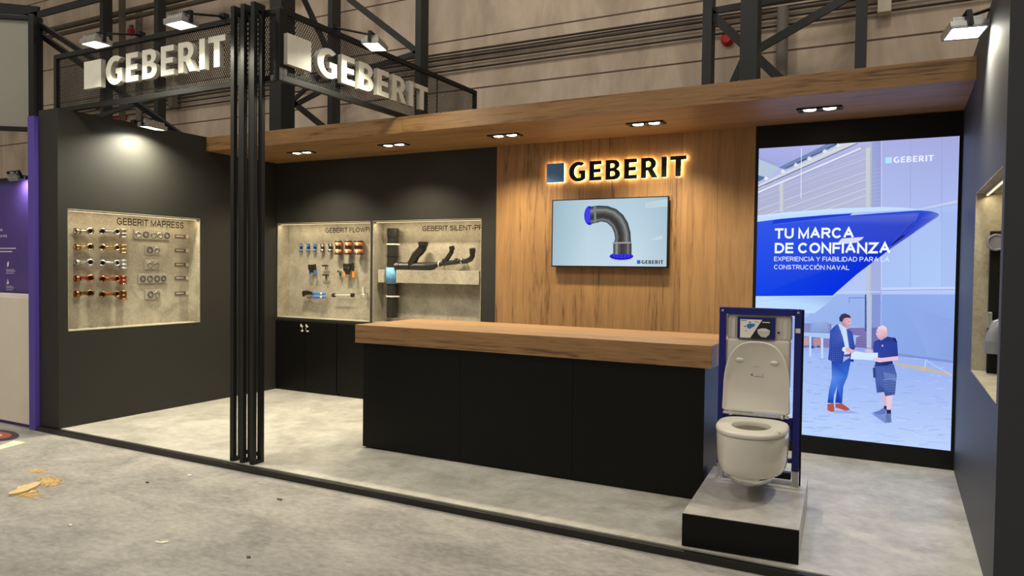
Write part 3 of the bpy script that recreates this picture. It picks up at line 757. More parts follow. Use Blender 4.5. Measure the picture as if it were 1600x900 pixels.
# ---- poster screen
VY = 6.99
x0, x1 = (at(1184, 233, Y=VY).x+at(1180, 600, Y=VY).x)/2, (at(1496, 212, Y=VY).x+at(1488.6, 704, Y=VY).x)/2
z1 = (at(1184, 233, Y=VY).z+at(1496, 212, Y=VY).z)/2; z0 = (at(1251.7, 679, Y=VY).z+at(1488.6, 704.2, Y=VY).z)/2
t = thing('poster_screen', ((x0+x1)/2, 7.0, 0), 'tall glowing poster screen with blue boat hull between oak panel and right wall', 'screen')
o = MB(); xL = PX1+.004
o.box(xL, x0, VY-.012, 7.02, .0, ZC0); o.box(x1, RX, VY-.012, 7.02, .0, ZC0); o.box(x0, x1, VY-.012, 7.02, z1, ZC0); o.box(x0, x1, VY-.012, 7.02, 0, z0); o.build('frame', M['pure_black'], t)
o = MB(); o.box(x0, x1, VY+.001, 7.02, z0, z1); o.build('backing', M['pure_black'], t)
P = Picture(VY+.001, x0, x1, z0, z1)
def big(px, py): return (px, py)
Q = lambda pts, sc, ox, oy: [(ox+x/sc, oy+y/sc) for x, y in pts]
A = lambda *p: Q(p, 3.332, 1170, 190)       # upper crop
Bq = lambda *p: Q(p, 4.7375, 1180, 290)     # hull crop
D = lambda *p: Q(p, 3.461, 1230, 460)       # lower crop
G = lambda *p: Q(p, 4.5, 1250, 470)         # people crop
K = lambda *p: Q(p, 6.43, 1180, 205)        # roof crop
# base
P.poly([(1170, 225), (1510, 200), (1510, 470), (1170, 470)], [(176, 180, 228), (172, 180, 226), (176, 196, 242), (176, 192, 240)])
P.poly([(1170, 470), (1510, 470), (1510, 720), (1170, 690)], [(170, 190, 240), (150, 172, 232), (176, 200, 244), (184, 206, 248)])
P.lay()
# corrugated wall, roof
P.poly([(1170, 300), (1376, 215), (1376, 340), (1170, 350)], [(168, 172, 206), (172, 176, 214), (178, 184, 208), (174, 178, 204)])
P.poly(K((0, 160), (800, 110), (240, 370), (0, 420)), [(166, 168, 224), (172, 176, 230), (160, 166, 216), (150, 160, 206)])
P.lay()
P.poly(K((20, 275), (240, 365), (150, 460), (20, 440)), (176, 192, 214)); P.poly(K((20, 440), (110, 465), (40, 505), (20, 500)), (84, 112, 150))
P.line(K((20, 265))[0], K((250, 340))[0], .8, (146, 150, 204)); P.line(K((200, 180))[0], K((440, 275))[0], .6, (156, 160, 212)); P.line(K((300, 150))[0], K((560, 240))[0], .5, (158, 162, 214))
P.poly(K((235, 365), (720, 128), (830, 120), (300, 385)), (104, 128, 170)); 
P.lay()
for a_, b_ in (((310, 372), (395, 335)), ((420, 322), (520, 275)), ((560, 252), (680, 200)), ((715, 182), (820, 130))): P.line(K(a_)[0], K(b_)[0], 2.4, (56, 88, 110))
P.lay()
P.poly(K((20, 545), (880, 125), (1029, 105), (1029, 120), (20, 575)), (208, 210, 212)); 
for i in range(8):
    x_ = 60+i*128; y_ = 545-i*64
    P.poly(K((x_-40, y_+28), (x_+30, y_-34), (x_+45, y_-2), (x_+10, y_+24)), (206, 214, 232))
P.lay(); P.line(K((20, 572))[0], K((1029, 122))[0], 1.6, (96, 110, 150)); 
P.line(K((20, 618))[0], K((1060, 172))[0], 2.6, (222, 226, 238)); P.line(K((20, 632))[0], K((1060, 190))[0], 1, (150, 156, 196))
for x_, y_ in ((110, 470), (280, 400), (410, 335), (545, 270), (700, 200), (835, 138)): P.poly(K((x_-25, y_+10), (x_-5, y_-18), (x_+28, y_+8), (x_, y_+24)), (222, 226, 236))
# slanted light stripes of the wall
for y0_, c in ((690, (198, 202, 224)), (560, (190, 194, 222)), (770, (206, 208, 220)), (860, (202, 206, 222)), (930, (204, 208, 224)), (480, (186, 190, 222))):
    P.line(K((30, y0_+100))[0], K((1240, y0_-330))[0], 1.1, c)
    P.line(K((30, y0_+150))[0], K((1240, y0_-275))[0], .6, (190, 192, 214))
for i in range(22): P.line(A((190, 440-i*14))[0], A((612, 330-i*18))[0], .28, (160, 164, 200))
P.lay()
P.poly(A((160, 325), (186, 315), (186, 470), (162, 472)), [(196, 200, 206)]*4); P.poly(A((178, 320), (186, 315), (186, 470), (180, 470)), (160, 166, 190))
P.poly(A((610, 140), (640, 128), (638, 900), (610, 900)), [(200, 202, 204), (200, 202, 204), (178, 190, 214), (178, 190, 214)]); P.poly(A((630, 130), (640, 126), (640, 900), (632, 900)), (168, 174, 196))
P.poly(A((640, 110), (690, 95), (690, 900), (640, 900)), [(150, 158, 206), (144, 150, 204), (160, 172, 220), (160, 172, 220)])
for i in range(40): P.line(A((640, 130+i*20))[0], A((686, 122+i*20))[0], .5, (182, 186, 214))
P.line(A((274, 140))[0], A((272, 400))[0], .9, (232, 234, 250))
# right white wall
P.poly(A((690, 90), (1100, 60), (1100, 420), (690, 470)), [(164, 170, 222), (160, 164, 214), (166, 180, 232), (170, 184, 232)])
P.poly(A((690, 470), (1100, 420), (1100, 870), (690, 870)), [(166, 184, 232), (166, 186, 236), (170, 198, 242), (164, 190, 238)])
P.lay()
for x_ in (842, 1005): P.line(A((x_, 85))[0], A((x_-2, 880))[0], .6, (142, 150, 208))
for i in range(36): P.line(A((1010+i*2.3, 470))[0], A((1008+i*2.3, 860))[0], .25, (154, 174, 226))
P.line(A((690, 100))[0], A((690, 880))[0], .8, (214, 220, 240))
P.poly(A((880, 455), (1085, 408), (1085, 424), (900, 462)), (188, 200, 230)); P.line(A((880, 462))[0], A((1085, 428))[0], .6, (130, 146, 200))
P.logo(A((711, 217))[0], A((962, 206))[0], 9.3, (226, 232, 252), (176, 220, 255))
# lower back wall
P.poly(D((260, 0), (450, 0), (450, 180), (80, 160), (80, 140)), [(150, 176, 232), (152, 176, 230), (146, 172, 228), (150, 176, 230), (150, 176, 230)])
P.poly(D((0, 130), (80, 130), (80, 290), (0, 290)), (150, 172, 228))
P.poly(D((510, 0), (930, 0), (930, 360), (510, 320)), [(140, 168, 228), (146, 172, 232), (136, 162, 222), (136, 166, 228)])
P.lay()
for i in range(60): P.line(D((520+i*6.8, 0))[0], D((520+i*6.8, 322+i*.6))[0], .25, (120, 148, 214))
P.poly(D((640, 60), (930, 150), (930, 350), (760, 330)), [(140, 166, 226), (138, 162, 222), (130, 156, 218), (140, 166, 226)])
P.lay()
P.poly(Bq((930, 755), (1480, 748), (1480, 766), (930, 772)), (190, 206, 240)); P.line(Bq((930, 775))[0], Bq((1480, 768))[0], .6, (112, 134, 196))
P.line(Bq((600, 790))[0], Bq((925, 785))[0], 1.4, (192, 206, 236)); P.line(D((335, 18))[0], D((420, 18))[0], .8, (74, 98, 160)); P.line(D((336, 18))[0], D((335, 45))[0], .8, (90, 112, 176))
# brick and dark column foot
P.poly(D((75, 155), (240, 160), (240, 290), (75, 290)), [(132, 134, 190), (126, 124, 180), (124, 116, 170), (140, 150, 210)])
P.poly(D((330, 180), (500, 180), (500, 300), (330, 290)), [(118, 108, 164), (122, 116, 172), (110, 108, 170), (112, 96, 148)])
P.lay()
for i in range(9): P.line(D((75, 168+i*13))[0], D((500, 190+i*13))[0], .3, (160, 150, 196))
P.poly(D((428, 0), (458, 0), (455, 290), (430, 288)), [(176, 190, 214)]*4); P.poly(D((420, 0), (430, 0), (430, 200), (420, 200)), (60, 82, 150)); P.poly(D((458, 0), (506, 0), (504, 180), (456, 180)), (130, 146, 206)); P.poly(D((456, 180), (506, 178), (506, 300), (456, 285)), (104, 108, 172))
# ground
P.lay()
P.poly(D((0, 290), (380, 285), (520, 300), (930, 380), (930, 860), (0, 770), (-200, 740), (-200, 290)), [(150, 172, 232), (138, 158, 224), (140, 160, 226), (150, 172, 232), (184, 204, 246), (180, 206, 250), (180, 206, 250), (160, 186, 240)])
P.lay()
rg = random.Random(3)
for i in range(330):
    y_ = 305+rg.random()**.8*520; x_ = rg.uniform(-60, 900); l_ = rg.uniform(12, 70)*(.5+(y_-300)/500)
    v = rg.choice((-1, 1)); c = (150+v*14+int((y_-300)*.05), 174+v*12+int((y_-300)*.05), 234+v*6)
    P.line(D((x_, y_))[0], D((x_+l_, y_+l_*rg.uniform(-.16, .2)))[0], rg.uniform(.4, 1.5), c)
P.lay()
P.poly(D((600, 318), (930, 362), (930, 376), (600, 332)), (122, 142, 206))
P.poly(D((585, 368), (730, 388), (895, 432), (895, 444), (735, 412), (585, 382)), (186, 178, 170)); P.lay(); P.poly(D((720, 390), (750, 393), (750, 412), (722, 410)), (206, 182, 132)); P.line(D((750, 355))[0], D((744, 392))[0], 1, (214, 222, 240)); P.line(D((752, 358))[0], D((890, 438))[0], .9, (196, 208, 240)); P.line(D((600, 345))[0], D((760, 352))[0], .6, (180, 194, 236))
# boat hull
P.lay()
P.poly(Bq((-10, 225), (250, 195), (640, 168), (940, 158), (1080, 162), (1220, 175), (1290, 184), (1240, 195), (700, 215), (300, 245), (-10, 282)), [(196, 222, 246)]*3+[(190, 214, 246)]*3+[(150, 176, 236)]+[(178, 206, 250)]*4)
P.lay()
P.poly(Bq((-10, 272), (200, 245), (520, 218), (720, 205), (700, 222), (900, 205), (1222, 184), (1300, 190), (1345, 203), (1362, 214), (1355, 228), (1250, 300), (1000, 470), (760, 650), (575, 812), (-10, 816)),
       [(50, 86, 226), (34, 72, 222), (24, 62, 216), (24, 62, 216), (20, 58, 210), (20, 56, 206), (34, 66, 204), (50, 70, 196), (84, 100, 200), (96, 110, 204), (84, 98, 196), (50, 66, 190), (14, 44, 200), (10, 44, 214), (6, 48, 220), (16, 66, 226)])
P.lay()
P.poly(Bq((1222, 186), (1300, 190), (1345, 203), (1362, 214), (1355, 228), (1250, 300), (1000, 470), (985, 460), (1090, 380), (1190, 260)), [(40, 70, 206), (60, 84, 204), (92, 108, 204), (104, 118, 206), (86, 104, 204), (70, 88, 204), (90, 100, 186), (70, 80, 176), (38, 60, 190), (34, 58, 196)])
P.poly(Bq((120, 295), (680, 222), (720, 205), (560, 216), (140, 255)), [(34, 70, 218), (34, 66, 214), (30, 60, 206), (14, 44, 196), (20, 54, 206)])
P.lay()
P.line(Bq((1225, 186))[0], Bq((1000, 440))[0], .9, (60, 84, 196)); P.poly(Bq((1090, 368), (1115, 368), (1010, 446), (1000, 440)), (20, 30, 110)); P.line(Bq((1180, 262))[0], Bq((1050, 396))[0], .7, (24, 40, 140))
P.line(Bq((1354, 222))[0], Bq((1180, 345))[0], .9, (124, 140, 214)); P.line(Bq((720, 208))[0], Bq((1216, 183))[0], .8, (146, 176, 246)); P.line(Bq((130, 290))[0], Bq((700, 222))[0], .7, (80, 116, 236))
P.poly(Bq((605, 432), (640, 392), (805, 380), (790, 398), (750, 422), (680, 430)), (206, 214, 246))
P.poly(Bq((-10, 818), (575, 812), (600, 800), (585, 830), (490, 905), (440, 945), (-10, 925)), [(186, 216, 250), (178, 206, 246), (190, 210, 240), (150, 176, 226), (176, 208, 246), (180, 212, 248), (186, 218, 252)])
P.lay(); P.line(Bq((-10, 862))[0], Bq((280, 828))[0], .4, (150, 180, 226)); P.line(Bq((-10, 816))[0], Bq((575, 812))[0], .8, (10, 36, 180))
# writing
P.lay()
P.text('TU MARCA', (1210.6, 373.5), (1334, 371.5), 16, (236, 246, 255), .20)
P.text('DE CONFIANZA', (1210.6, 396.5), (1391, 395.2), 16.2, (236, 246, 255), .20)
P.text('EXPERIENCIA Y FIABILIDAD PARA LA', (1209.5, 408.5), (1389.5, 408.5), 7, (220, 232, 254), .14)
P.text('CONSTRUCCI\u00d3N NAVAL', (1209.5, 421), (1327, 421.5), 7, (220, 232, 254), .14)
# table with wrapped load
P.lay()
P.poly(G((20, 250), (150, 250), (150, 325), (20, 330)), (110, 120, 180)); P.lay(); P.poly(G((22, 255), (62, 255), (62, 310), (22, 315)), (188, 150, 160)); P.poly(G((95, 262), (148, 262), (148, 318), (95, 320)), (176, 136, 150))
P.ell(*G((90, 325))[0], 2.4, 2.4, (60, 72, 130)); P.ell(*G((130, 320))[0], 2.2, 2.2, (60, 72, 130)); P.lay()
P.poly(G((22, 222), (215, 228), (215, 266), (22, 248)), (166, 194, 232)); P.poly(G((65, 250), (80, 250), (78, 390), (66, 390)), (190, 214, 250)); P.poly(G((148, 260), (164, 262), (162, 405), (150, 405)), (190, 214, 250)); P.poly(G((375, 240), (428, 245), (395, 258), (390, 310), (378, 310)), (160, 186, 232))
P.lay(); P.poly(G((68, 220), (75, 165), (110, 138), (170, 134), (208, 160), (212, 225)), [(120, 146, 204), (130, 156, 212), (160, 182, 228), (158, 180, 226), (132, 154, 206), (112, 134, 190)])
P.lay()
for i in range(10): P.line(G((80+i*13, 220))[0], G((95+i*10, 150+abs(i-5)*3))[0], .5, (176, 198, 236))
# shadows under the men
P.poly(G((190, 770), (350, 770), (420, 790), (250, 790)), (146, 168, 226)); P.poly(G((500, 790), (610, 800), (650, 850), (600, 860)), (120, 140, 204))
P.lay()
# man in jacket
P.poly(G((222, 425), (300, 430), (356, 395), (356, 430), (335, 530), (305, 600), (296, 722), (248, 715), (262, 610), (262, 600), (240, 660), (235, 722), (194, 716), (204, 630), (224, 540)), [(30, 60, 160), (44, 84, 184), (40, 76, 176), (40, 80, 184), (52, 104, 208), (44, 96, 204), (26, 66, 176), (18, 52, 158), (36, 84, 190), (70, 120, 214), (52, 104, 206), (30, 70, 180), (22, 58, 164), (58, 108, 210), (86, 136, 222)])
P.poly(G((192, 725), (238, 722), (243, 775), (220, 780), (194, 768)), (178, 84, 74)); P.poly(G((248, 722), (298, 722), (345, 755), (352, 766), (320, 772), (250, 748)), (176, 80, 72))
P.lay()
P.poly(G((268, 158), (300, 175), (330, 198), (345, 330), (352, 390), (308, 392), (300, 300)), (196, 214, 250)); P.lay(); P.poly(G((308, 378), (352, 372), (352, 392), (310, 392)), (110, 70, 110))
P.lay()
P.poly(G((268, 160), (238, 182), (212, 212), (207, 330), (198, 412), (235, 430), (300, 438), (312, 360), (296, 330), (316, 322), (300, 250)), [(70, 96, 186), (50, 78, 172), (44, 72, 166), (40, 62, 150), (44, 70, 160), (52, 80, 176), (38, 58, 146), (40, 60, 150), (36, 54, 138), (40, 60, 146), (60, 86, 180)])
P.poly(G((326, 195), (352, 205), (368, 222), (388, 330), (376, 350), (378, 430), (352, 425), (352, 340), (340, 290)), [(64, 92, 186), (48, 76, 172), (44, 70, 164), (42, 66, 156), (30, 46, 124), (34, 52, 136), (34, 52, 136), (36, 56, 140), (54, 82, 176)])
P.lay()
for i in range(14):
    P.line(G((212, 222+i*15))[0], G((302, 232+i*15))[0], .3, (88, 114, 200)); P.line(G((345, 232+i*13))[0], G((372, 236+i*13))[0], .3, (84, 110, 196))
for i in range(6): P.line(G((220+i*14, 205-i*6))[0], G((212+i*15, 425))[0], .3, (82, 108, 196))
P.poly(G((300, 328), (318, 322), (325, 348), (312, 358), (296, 350)), (214, 226, 250))
P.poly(G((285, 140), (300, 118), (335, 112), (358, 122), (360, 150), (352, 170), (335, 192), (318, 186), (300, 172)), [(186, 140, 160), (196, 152, 166), (214, 170, 180), (216, 172, 180), (224, 184, 190), (214, 170, 180), (196, 150, 164), (170, 124, 146), (170, 124, 146)])
P.lay(); P.poly(G((278, 142), (276, 118), (292, 94), (318, 88), (350, 102), (360, 122), (335, 118), (310, 122), (296, 150)), (58, 52, 84)); P.line(G((340, 146))[0], G((354, 146))[0], .8, (96, 70, 100)); P.line(G((338, 172))[0], G((350, 172))[0], .6, (150, 92, 110))
P.poly(G((316, 335), (340, 328), (368, 342), (385, 352), (360, 366), (330, 360)), (216, 172, 184)); P.poly(G((370, 345), (398, 336), (400, 352), (380, 362)), (206, 160, 176))
# man in shorts
P.poly(G((572, 645), (606, 650), (610, 738), (588, 738)), (206, 176, 196)); P.poly(G((606, 668), (652, 664), (640, 765), (610, 765)), (222, 196, 210))
P.poly(G((590, 735), (610, 738), (608, 770), (588, 762)), (36, 44, 90)); P.poly(G((608, 762), (640, 762), (640, 795), (608, 792)), (32, 40, 86))
P.lay(); P.poly(G((508, 785), (560, 770), (585, 752), (606, 765), (604, 796), (550, 798)), (92, 118, 186)); P.poly(G((604, 790), (640, 792), (642, 840), (632, 858), (602, 850)), (96, 118, 170))
P.poly(G((522, 452), (660, 448), (680, 520), (668, 658), (600, 670), (590, 640), (540, 645), (530, 560)), [(70, 92, 168), (66, 86, 160), (78, 98, 168), (70, 88, 156), (64, 82, 150), (52, 68, 136), (66, 86, 158), (74, 96, 170)]); P.poly(G((512, 470), (530, 470), (536, 540), (516, 540)), (46, 58, 116))
P.poly(G((520, 288), (565, 268), (612, 250), (664, 262), (684, 300), (690, 388), (640, 395), (655, 445), (530, 458), (526, 390), (512, 340)), [(44, 62, 150), (40, 56, 142), (34, 48, 130), (40, 56, 140), (44, 62, 150), (40, 58, 146), (28, 40, 116), (26, 36, 106), (36, 52, 132), (50, 70, 160), (48, 68, 158)])
P.lay()
P.poly(G((530, 402), (580, 400), (690, 388), (690, 416), (560, 432), (528, 424)), (222, 190, 208)); P.poly(G((456, 345), (480, 334), (512, 350), (505, 366), (462, 362)), (214, 180, 198))
for i in range(7): P.line(G((592+i*12, 500+i*3))[0], G((600+i*12, 545+i*3))[0], .7, (146, 166, 214))
for i in range(5): P.line(G((590, 570+i*18))[0], G((668, 562+i*18))[0], .4, (112, 134, 196))
P.line(G((586, 555))[0], G((676, 545))[0], 1, (130, 150, 206)); P.line(G((525, 455))[0], G((660, 450))[0], 1, (28, 36, 96)); P.ell(*G((580, 315))[0], 1.2, 1.6, (190, 196, 226))
P.poly(G((540, 205), (552, 182), (585, 172), (610, 190), (616, 225), (608, 255), (570, 278), (548, 262), (534, 232)), [(222, 188, 202), (232, 204, 214), (238, 214, 222), (232, 204, 214), (214, 176, 194), (200, 158, 180), (196, 154, 176), (206, 166, 186), (222, 188, 202)])
P.lay(); P.poly(G((606, 215), (616, 222), (612, 255), (600, 250)), (196, 170, 196)); P.line(G((534, 222))[0], G((546, 222))[0], .8, (130, 96, 120)); P.poly(G((650, 255), (672, 262), (686, 296), (664, 285)), (28, 40, 110))
P.poly(G((362, 356), (400, 354), (470, 366), (548, 364), (548, 396), (510, 418), (440, 412), (356, 410)), (202, 226, 250))
P.lay(); P.poly(G((512, 402), (560, 398), (556, 428), (524, 426)), (224, 192, 208)); P.poly(G((350, 342), (376, 348), (388, 358), (364, 368), (346, 360)), (216, 174, 186))
P.build(t, 'screen')

# ================================================================== plinth, frame and toilet
ang = R(3.5); U = Vector((math.cos(ang), math.sin(ang), 0)); V = Vector((-math.sin(ang), math.cos(ang), 0)); O = Vector((-1.089, 4.238, 0))
T4 = Matrix(((U.x, V.x, 0, O.x), (U.y, V.y, 0, O.y), (0, 0, 1, 0), (0, 0, 0, 1)))
def loc4(u, v, z): return O+U*u+V*v+Vector((0, 0, z))
t = thing('plinth', loc4(.32, .56, 0), 'low plinth with grey tile top and black front under the toilet', 'plinth')
PZ = .195
o = MB(T4); o.box(.002, .638, .003, 1.13, 0, PZ-.012); o.build('body', M['tile'], t)
o = MB(T4); o.box(0, .64, 0, 1.132, PZ-.012, PZ); o.build('top', M['tile'], t, .002)
o = MB(T4); o.box(0, .64, -.008, .003, .004, PZ-.003); o.build('front_panel', M['black'], t, .001)['label'] = 'matt black front panel'
# installation frame
FV = .85
t = thing('installation_frame', loc4(.33, .9, PZ), 'blue steel toilet installation frame with cistern standing on the plinth', 'installation frame')
FT = 1.372; ua, ub = .062, .590
for u0 in (ua, ub-.045):
    o = MB(T4); o.box(u0, u0+.045, FV, FV+.045, PZ+.10, FT); o.build('post', M['blue'], t, .003)
    o = MB(T4); o.box(u0+.003, u0+.042, FV+.004, FV+.041, PZ, PZ+.10); o.box(u0-.004, u0+.049, FV-.01, FV+.10, PZ, PZ+.006); o.build('foot', M['galv'], t, .002)
    o = MB(T4); o.tube([(u0+.022, FV, FT-.022), (u0+.022, FV-.004, FT-.022)], .008, 12); o.build('screw', M['chrome'], t)
o = MB(T4); o.box(ua+.045, ub-.045, FV, FV+.045, FT-.045, FT); o.build('top_rail', M['blue'], t, .003)
o = MB(T4)
o.box(ua+.045, ub-.045, FV+.012, FV+.04, .50, .645); o.box(ua+.045, ub-.045, FV+.012, FV+.04, .345, .375); o.build('cross_rail', M['blue'], t, .003)
o = MB(T4); o.box(ua+.045, ub-.045, FV+.02, FV+.04, PZ+.006, PZ+.028); o.build('foot_rail', M['galv'], t, .002)
o = MB(T4); o.box(.20, ub-.05, FV+.045, FV+.10, PZ+.03, PZ+.075); o.build('rear_box', M['pure_black'], t, .003)
o = MB(T4); o.tube([(.33, FV+.09, .42), (.33, FV+.09, .30), (.33, FV+.15, .24), (.33, FV+.2, .22)], .05, 16); o.build('drain_bend', M['pp_black'], t)
o = MB(T4); o.box(ub+.0005, ub+.012, FV+.03, FV+.05, PZ, FT-.004); o.build('rear_edge', M['pure_black'], t)
o = MB(T4); o.box(ub-.038, ub-.008, FV-.003, FV, 1.215, 1.245); o.build('tag', M['white_plastic'], t, .001)
cis = MB(T4); cis.box(.112, .528, FV+.02, FV+.12, 1.155, 1.330); cis.box(.112, .522, FV+.008, FV+.12, .83, 1.160)
c_ = cis.build('cistern', M['white_plastic'], t, .018, seg=4)
for u_ in (.135, .165, .445, .465, .50):
    rb = MB(T4); rb.box(u_-.003, u_+.003, FV+.012, FV+.022, 1.175, 1.315); sub(rb, 'rib', M['white_plastic'], c_, t, .002)
bl = MB(T4); bl.box(.440, .452, FV+.010, FV+.02, 1.205, 1.217); sub(bl, 'button', M['pure_black'], c_, t)
pn = MB(T4); pn.box(.182, .426, FV-.004, FV+.02, 1.165, 1.312); pnl = pn.build('access_panel', M['blue'], t, .003); pnl['label'] = 'blue access panel with printed sheet'
pr = MB(T4)
def fr(u_, z_, k=0): return Vector((.182+u_*.244, FV-.0055-k*.0006, 1.165+z_*.147))
def prp(pts, c, k): pr.flat([pts], lambda a_, b_, d: fr(a_, b_, k), 0, col=rgb(*c))
prp([(.08, .03), (.88, .03), (.88, .88), (.08, .88)], (232, 228, 216), 0)
prp([(.35, .03), (.88, .03), (.88, .88), (.66, .88)], (22, 22, 28), 1)
prp([(.26, .50), (.33, .44), (.38, .50), (.46, .58), (.47, .68), (.38, .70), (.30, .68), (.25, .62)], (40, 116, 206), 1)
prp([(.31, .72), (.35, .72), (.36, .77), (.32, .78)], (36, 38, 46), 1); prp([(.19, .53), (.23, .53), (.23, .58), (.19, .58)], (36, 38, 46), 1); prp([(.2, .33), (.27, .35), (.27, .37), (.2, .35)], (90, 90, 90), 1)
for i in range(3): prp([(.47+i*.035, .78-i*.02), (.49+i*.035, .78-i*.02), (.49+i*.035, .82-i*.02), (.47+i*.035, .82-i*.02)], (120, 110, 130), 1)
prp([(.53, .42), (.64, .49), (.76, .49), (.87, .40), (.85, .22), (.76, .08), (.64, .10), (.55, .25)], (196, 192, 184), 2); prp([(.53, .42), (.64, .49), (.76, .49), (.87, .40), (.7, .36)], (222, 219, 212), 3)
prp([(.66, .75), (.86, .75), (.86, .79), (.66, .79)], (226, 226, 226), 2)
_pr_root = t
put_text(pr, 'GEBERIT', lambda a_, b_: fr(.10+a_, .80+b_, 2), .15, .05, .02, col=rgb(40, 40, 60))
fx = fix_normals(sub(pr, 'printed_sheet', M['print'], pnl, t, colour=True))

# toilet
t = thing('toilet', loc4(.32, .5, .30), 'white wall-hung toilet with open lid mounted on the blue frame', 'toilet')
UC = .322
def dloop(w_, vf, vb, z, n=40, sq=3.2, dz=0):
    """D-shaped loop: round towards the viewer, squarer at the back"""
    out = []; vm = vb-.22*(vb-vf)/.6
    for i in range(n):
        a_ = 2*math.pi*i/n; c, s_ = math.cos(a_), math.sin(a_)
        if s_ < 0:
            e_ = 2.25
            x = abs(c)**(2/e_)*math.copysign(1, c)*w_/2; y = vm-abs(s_)**(2/e_)*(vm-vf)
        else:
            x = abs(c)**(2/sq)*math.copysign(1, c)*w_/2; y = vm+abs(s_)**(2/sq)*(vb-vm)
        out.append((UC+x, y, z))
    return out
VF, VB = .225, .845
o = MB(T4)
prof = [(.362, .372, .290, .84), (.366, .396, .274, VB), (.385, .414, .258, VB), (.43, .426, .246, VB), (.52, .434, .236, VB), (.60, .438, VF+.004, VB), (.612, .432, VF+.006, VB)]
o.loft([dloop(w_, vf, vb, z) for z, w_, vf, vb in prof], close_bot=True)
hole = lambda s_, z, dv=0: [(UC+math.cos(2*math.pi*i/40)*.118*s_, .50+dv+math.sin(2*math.pi*i/40)*.145*s_, z) for i in range(40)]
o.loft([dloop(.432, VF+.006, VB, .612), hole(1.15, .612)], smooth=False)
o.loft([hole(1.15, .612), hole(1.12, .56), hole(1.0, .50), hole(.75, .44, .02), hole(.35, .41, .05)], close_top=True)
o.build('bowl', M['white'], t)
o = MB(T4); o.loft([dloop(.23, .37, .80, .296), dloop(.262, .335, .81, .301), dloop(.315, .312, .83, .335), dloop(.345, .300, .83, .363)], close_bot=True, close_top=True); o.build('chrome_base', M['chrome'], t)['label'] = 'chrome base skirt under the bowl'
o = MB(T4)
sl = lambda k, z: dloop(.436-k*2, VF+k, .775-k*.3, z)
o.loft([sl(.004, .615), sl(0, .620), sl(0, .634), sl(.006, .643), sl(.016, .646)])
o.loft([sl(.016, .646), hole(1.02, .646)], smooth=False)
o.loft([hole(1.02, .646), hole(.99, .640), hole(.99, .62), hole(1.0, .615)])
o.loft([hole(1.0, .615), sl(.004, .615)], smooth=False)
fix_normals(o.build('seat', M['white_plastic'], t))
# lid: standing, leaning on the cistern
def lid_loop(k, v0, z_b=.672):
    pts = []; w2 = .216-k; zt = 1.150-k; zs_ = .80
    pts += [(-w2, z_b+k+.015), (-w2+.015, z_b+k), (w2-.015, z_b+k), (w2, z_b+k+.015)]
    for i in range(25):
        a_ = math.pi*i/24; c, s_ = math.cos(a_), math.sin(a_); e_ = 2.6
        pts.append((abs(c)**(2/e_)*math.copysign(1, c)*(w2-.004), zs_+abs(s_)**(2/e_)*(zt-zs_)))
    return [(UC-.008+x, v0+(z-z_b)*.035, z) for x, z in pts]
o = MB(T4)
lv = .800
o.loft([lid_loop(.0, lv+.026), lid_loop(0, lv+.004), lid_loop(.004, lv), lid_loop(.010, lv), lid_loop(.022, lv+.010)], close_top=True, close_bot=True)
lid = fix_normals(o.build('lid', M['white_plastic'], t))
for u_, z_ in ((.205, 1.022), (.425, 1.012)):
    o = MB(T4); vv = lv+.010+(z_-.672)*.035
    o.loft([[(u_+.026*k*math.cos(2*math.pi*i/16), vv-d_, z_+.014*k*math.sin(2*math.pi*i/16)) for i in range(16)] for k, d_ in ((1, -.002), (1, .006), (.7, .011), (.25, .013))], close_top=True)
    sub(o, 'bumper', M['white'], lid, t)
o = MB(T4); vv = lv+.0092+(.90-.672)*.035
put_text(o, 'GEBERIT', lambda a_, b_: (UC-.025+a_, lv+.0092+(.978-.672)*.035, .978+b_), .038, .005, .01); sub(o, 'brand_mark', M['letter_side'], lid, t)
o = MB(T4); zz = .925; f_ = lv+.0090+(zz-.672)*.035
o.ring((UC-.036, f_, zz), (0, -1, 0), .006, .003, .001, 12); o.box(UC-.024, UC+.040, f_-.0012, f_-.0004, zz-.011, zz-.0095); o.box(UC+.028, UC+.040, f_-.0012, f_-.0004, zz+.004, zz+.0055); sub(o, 'sticker_text', M['ring_dark'], lid, t)
o = MB(T4); o.tube([(UC-.215, .800, .660), (UC+.205, .800, .660)], .011, 14)
for s_ in (-.165, .165): o.tube([(UC+s_, .800, .648), (UC+s_, .800, .675)], .016, 14)
o.build('hinge', M['chrome'], t)
o = MB(T4); o.box(.478, .506, .36, .43, .6462, .6472); o.build('sticker', M['label_light'], t)

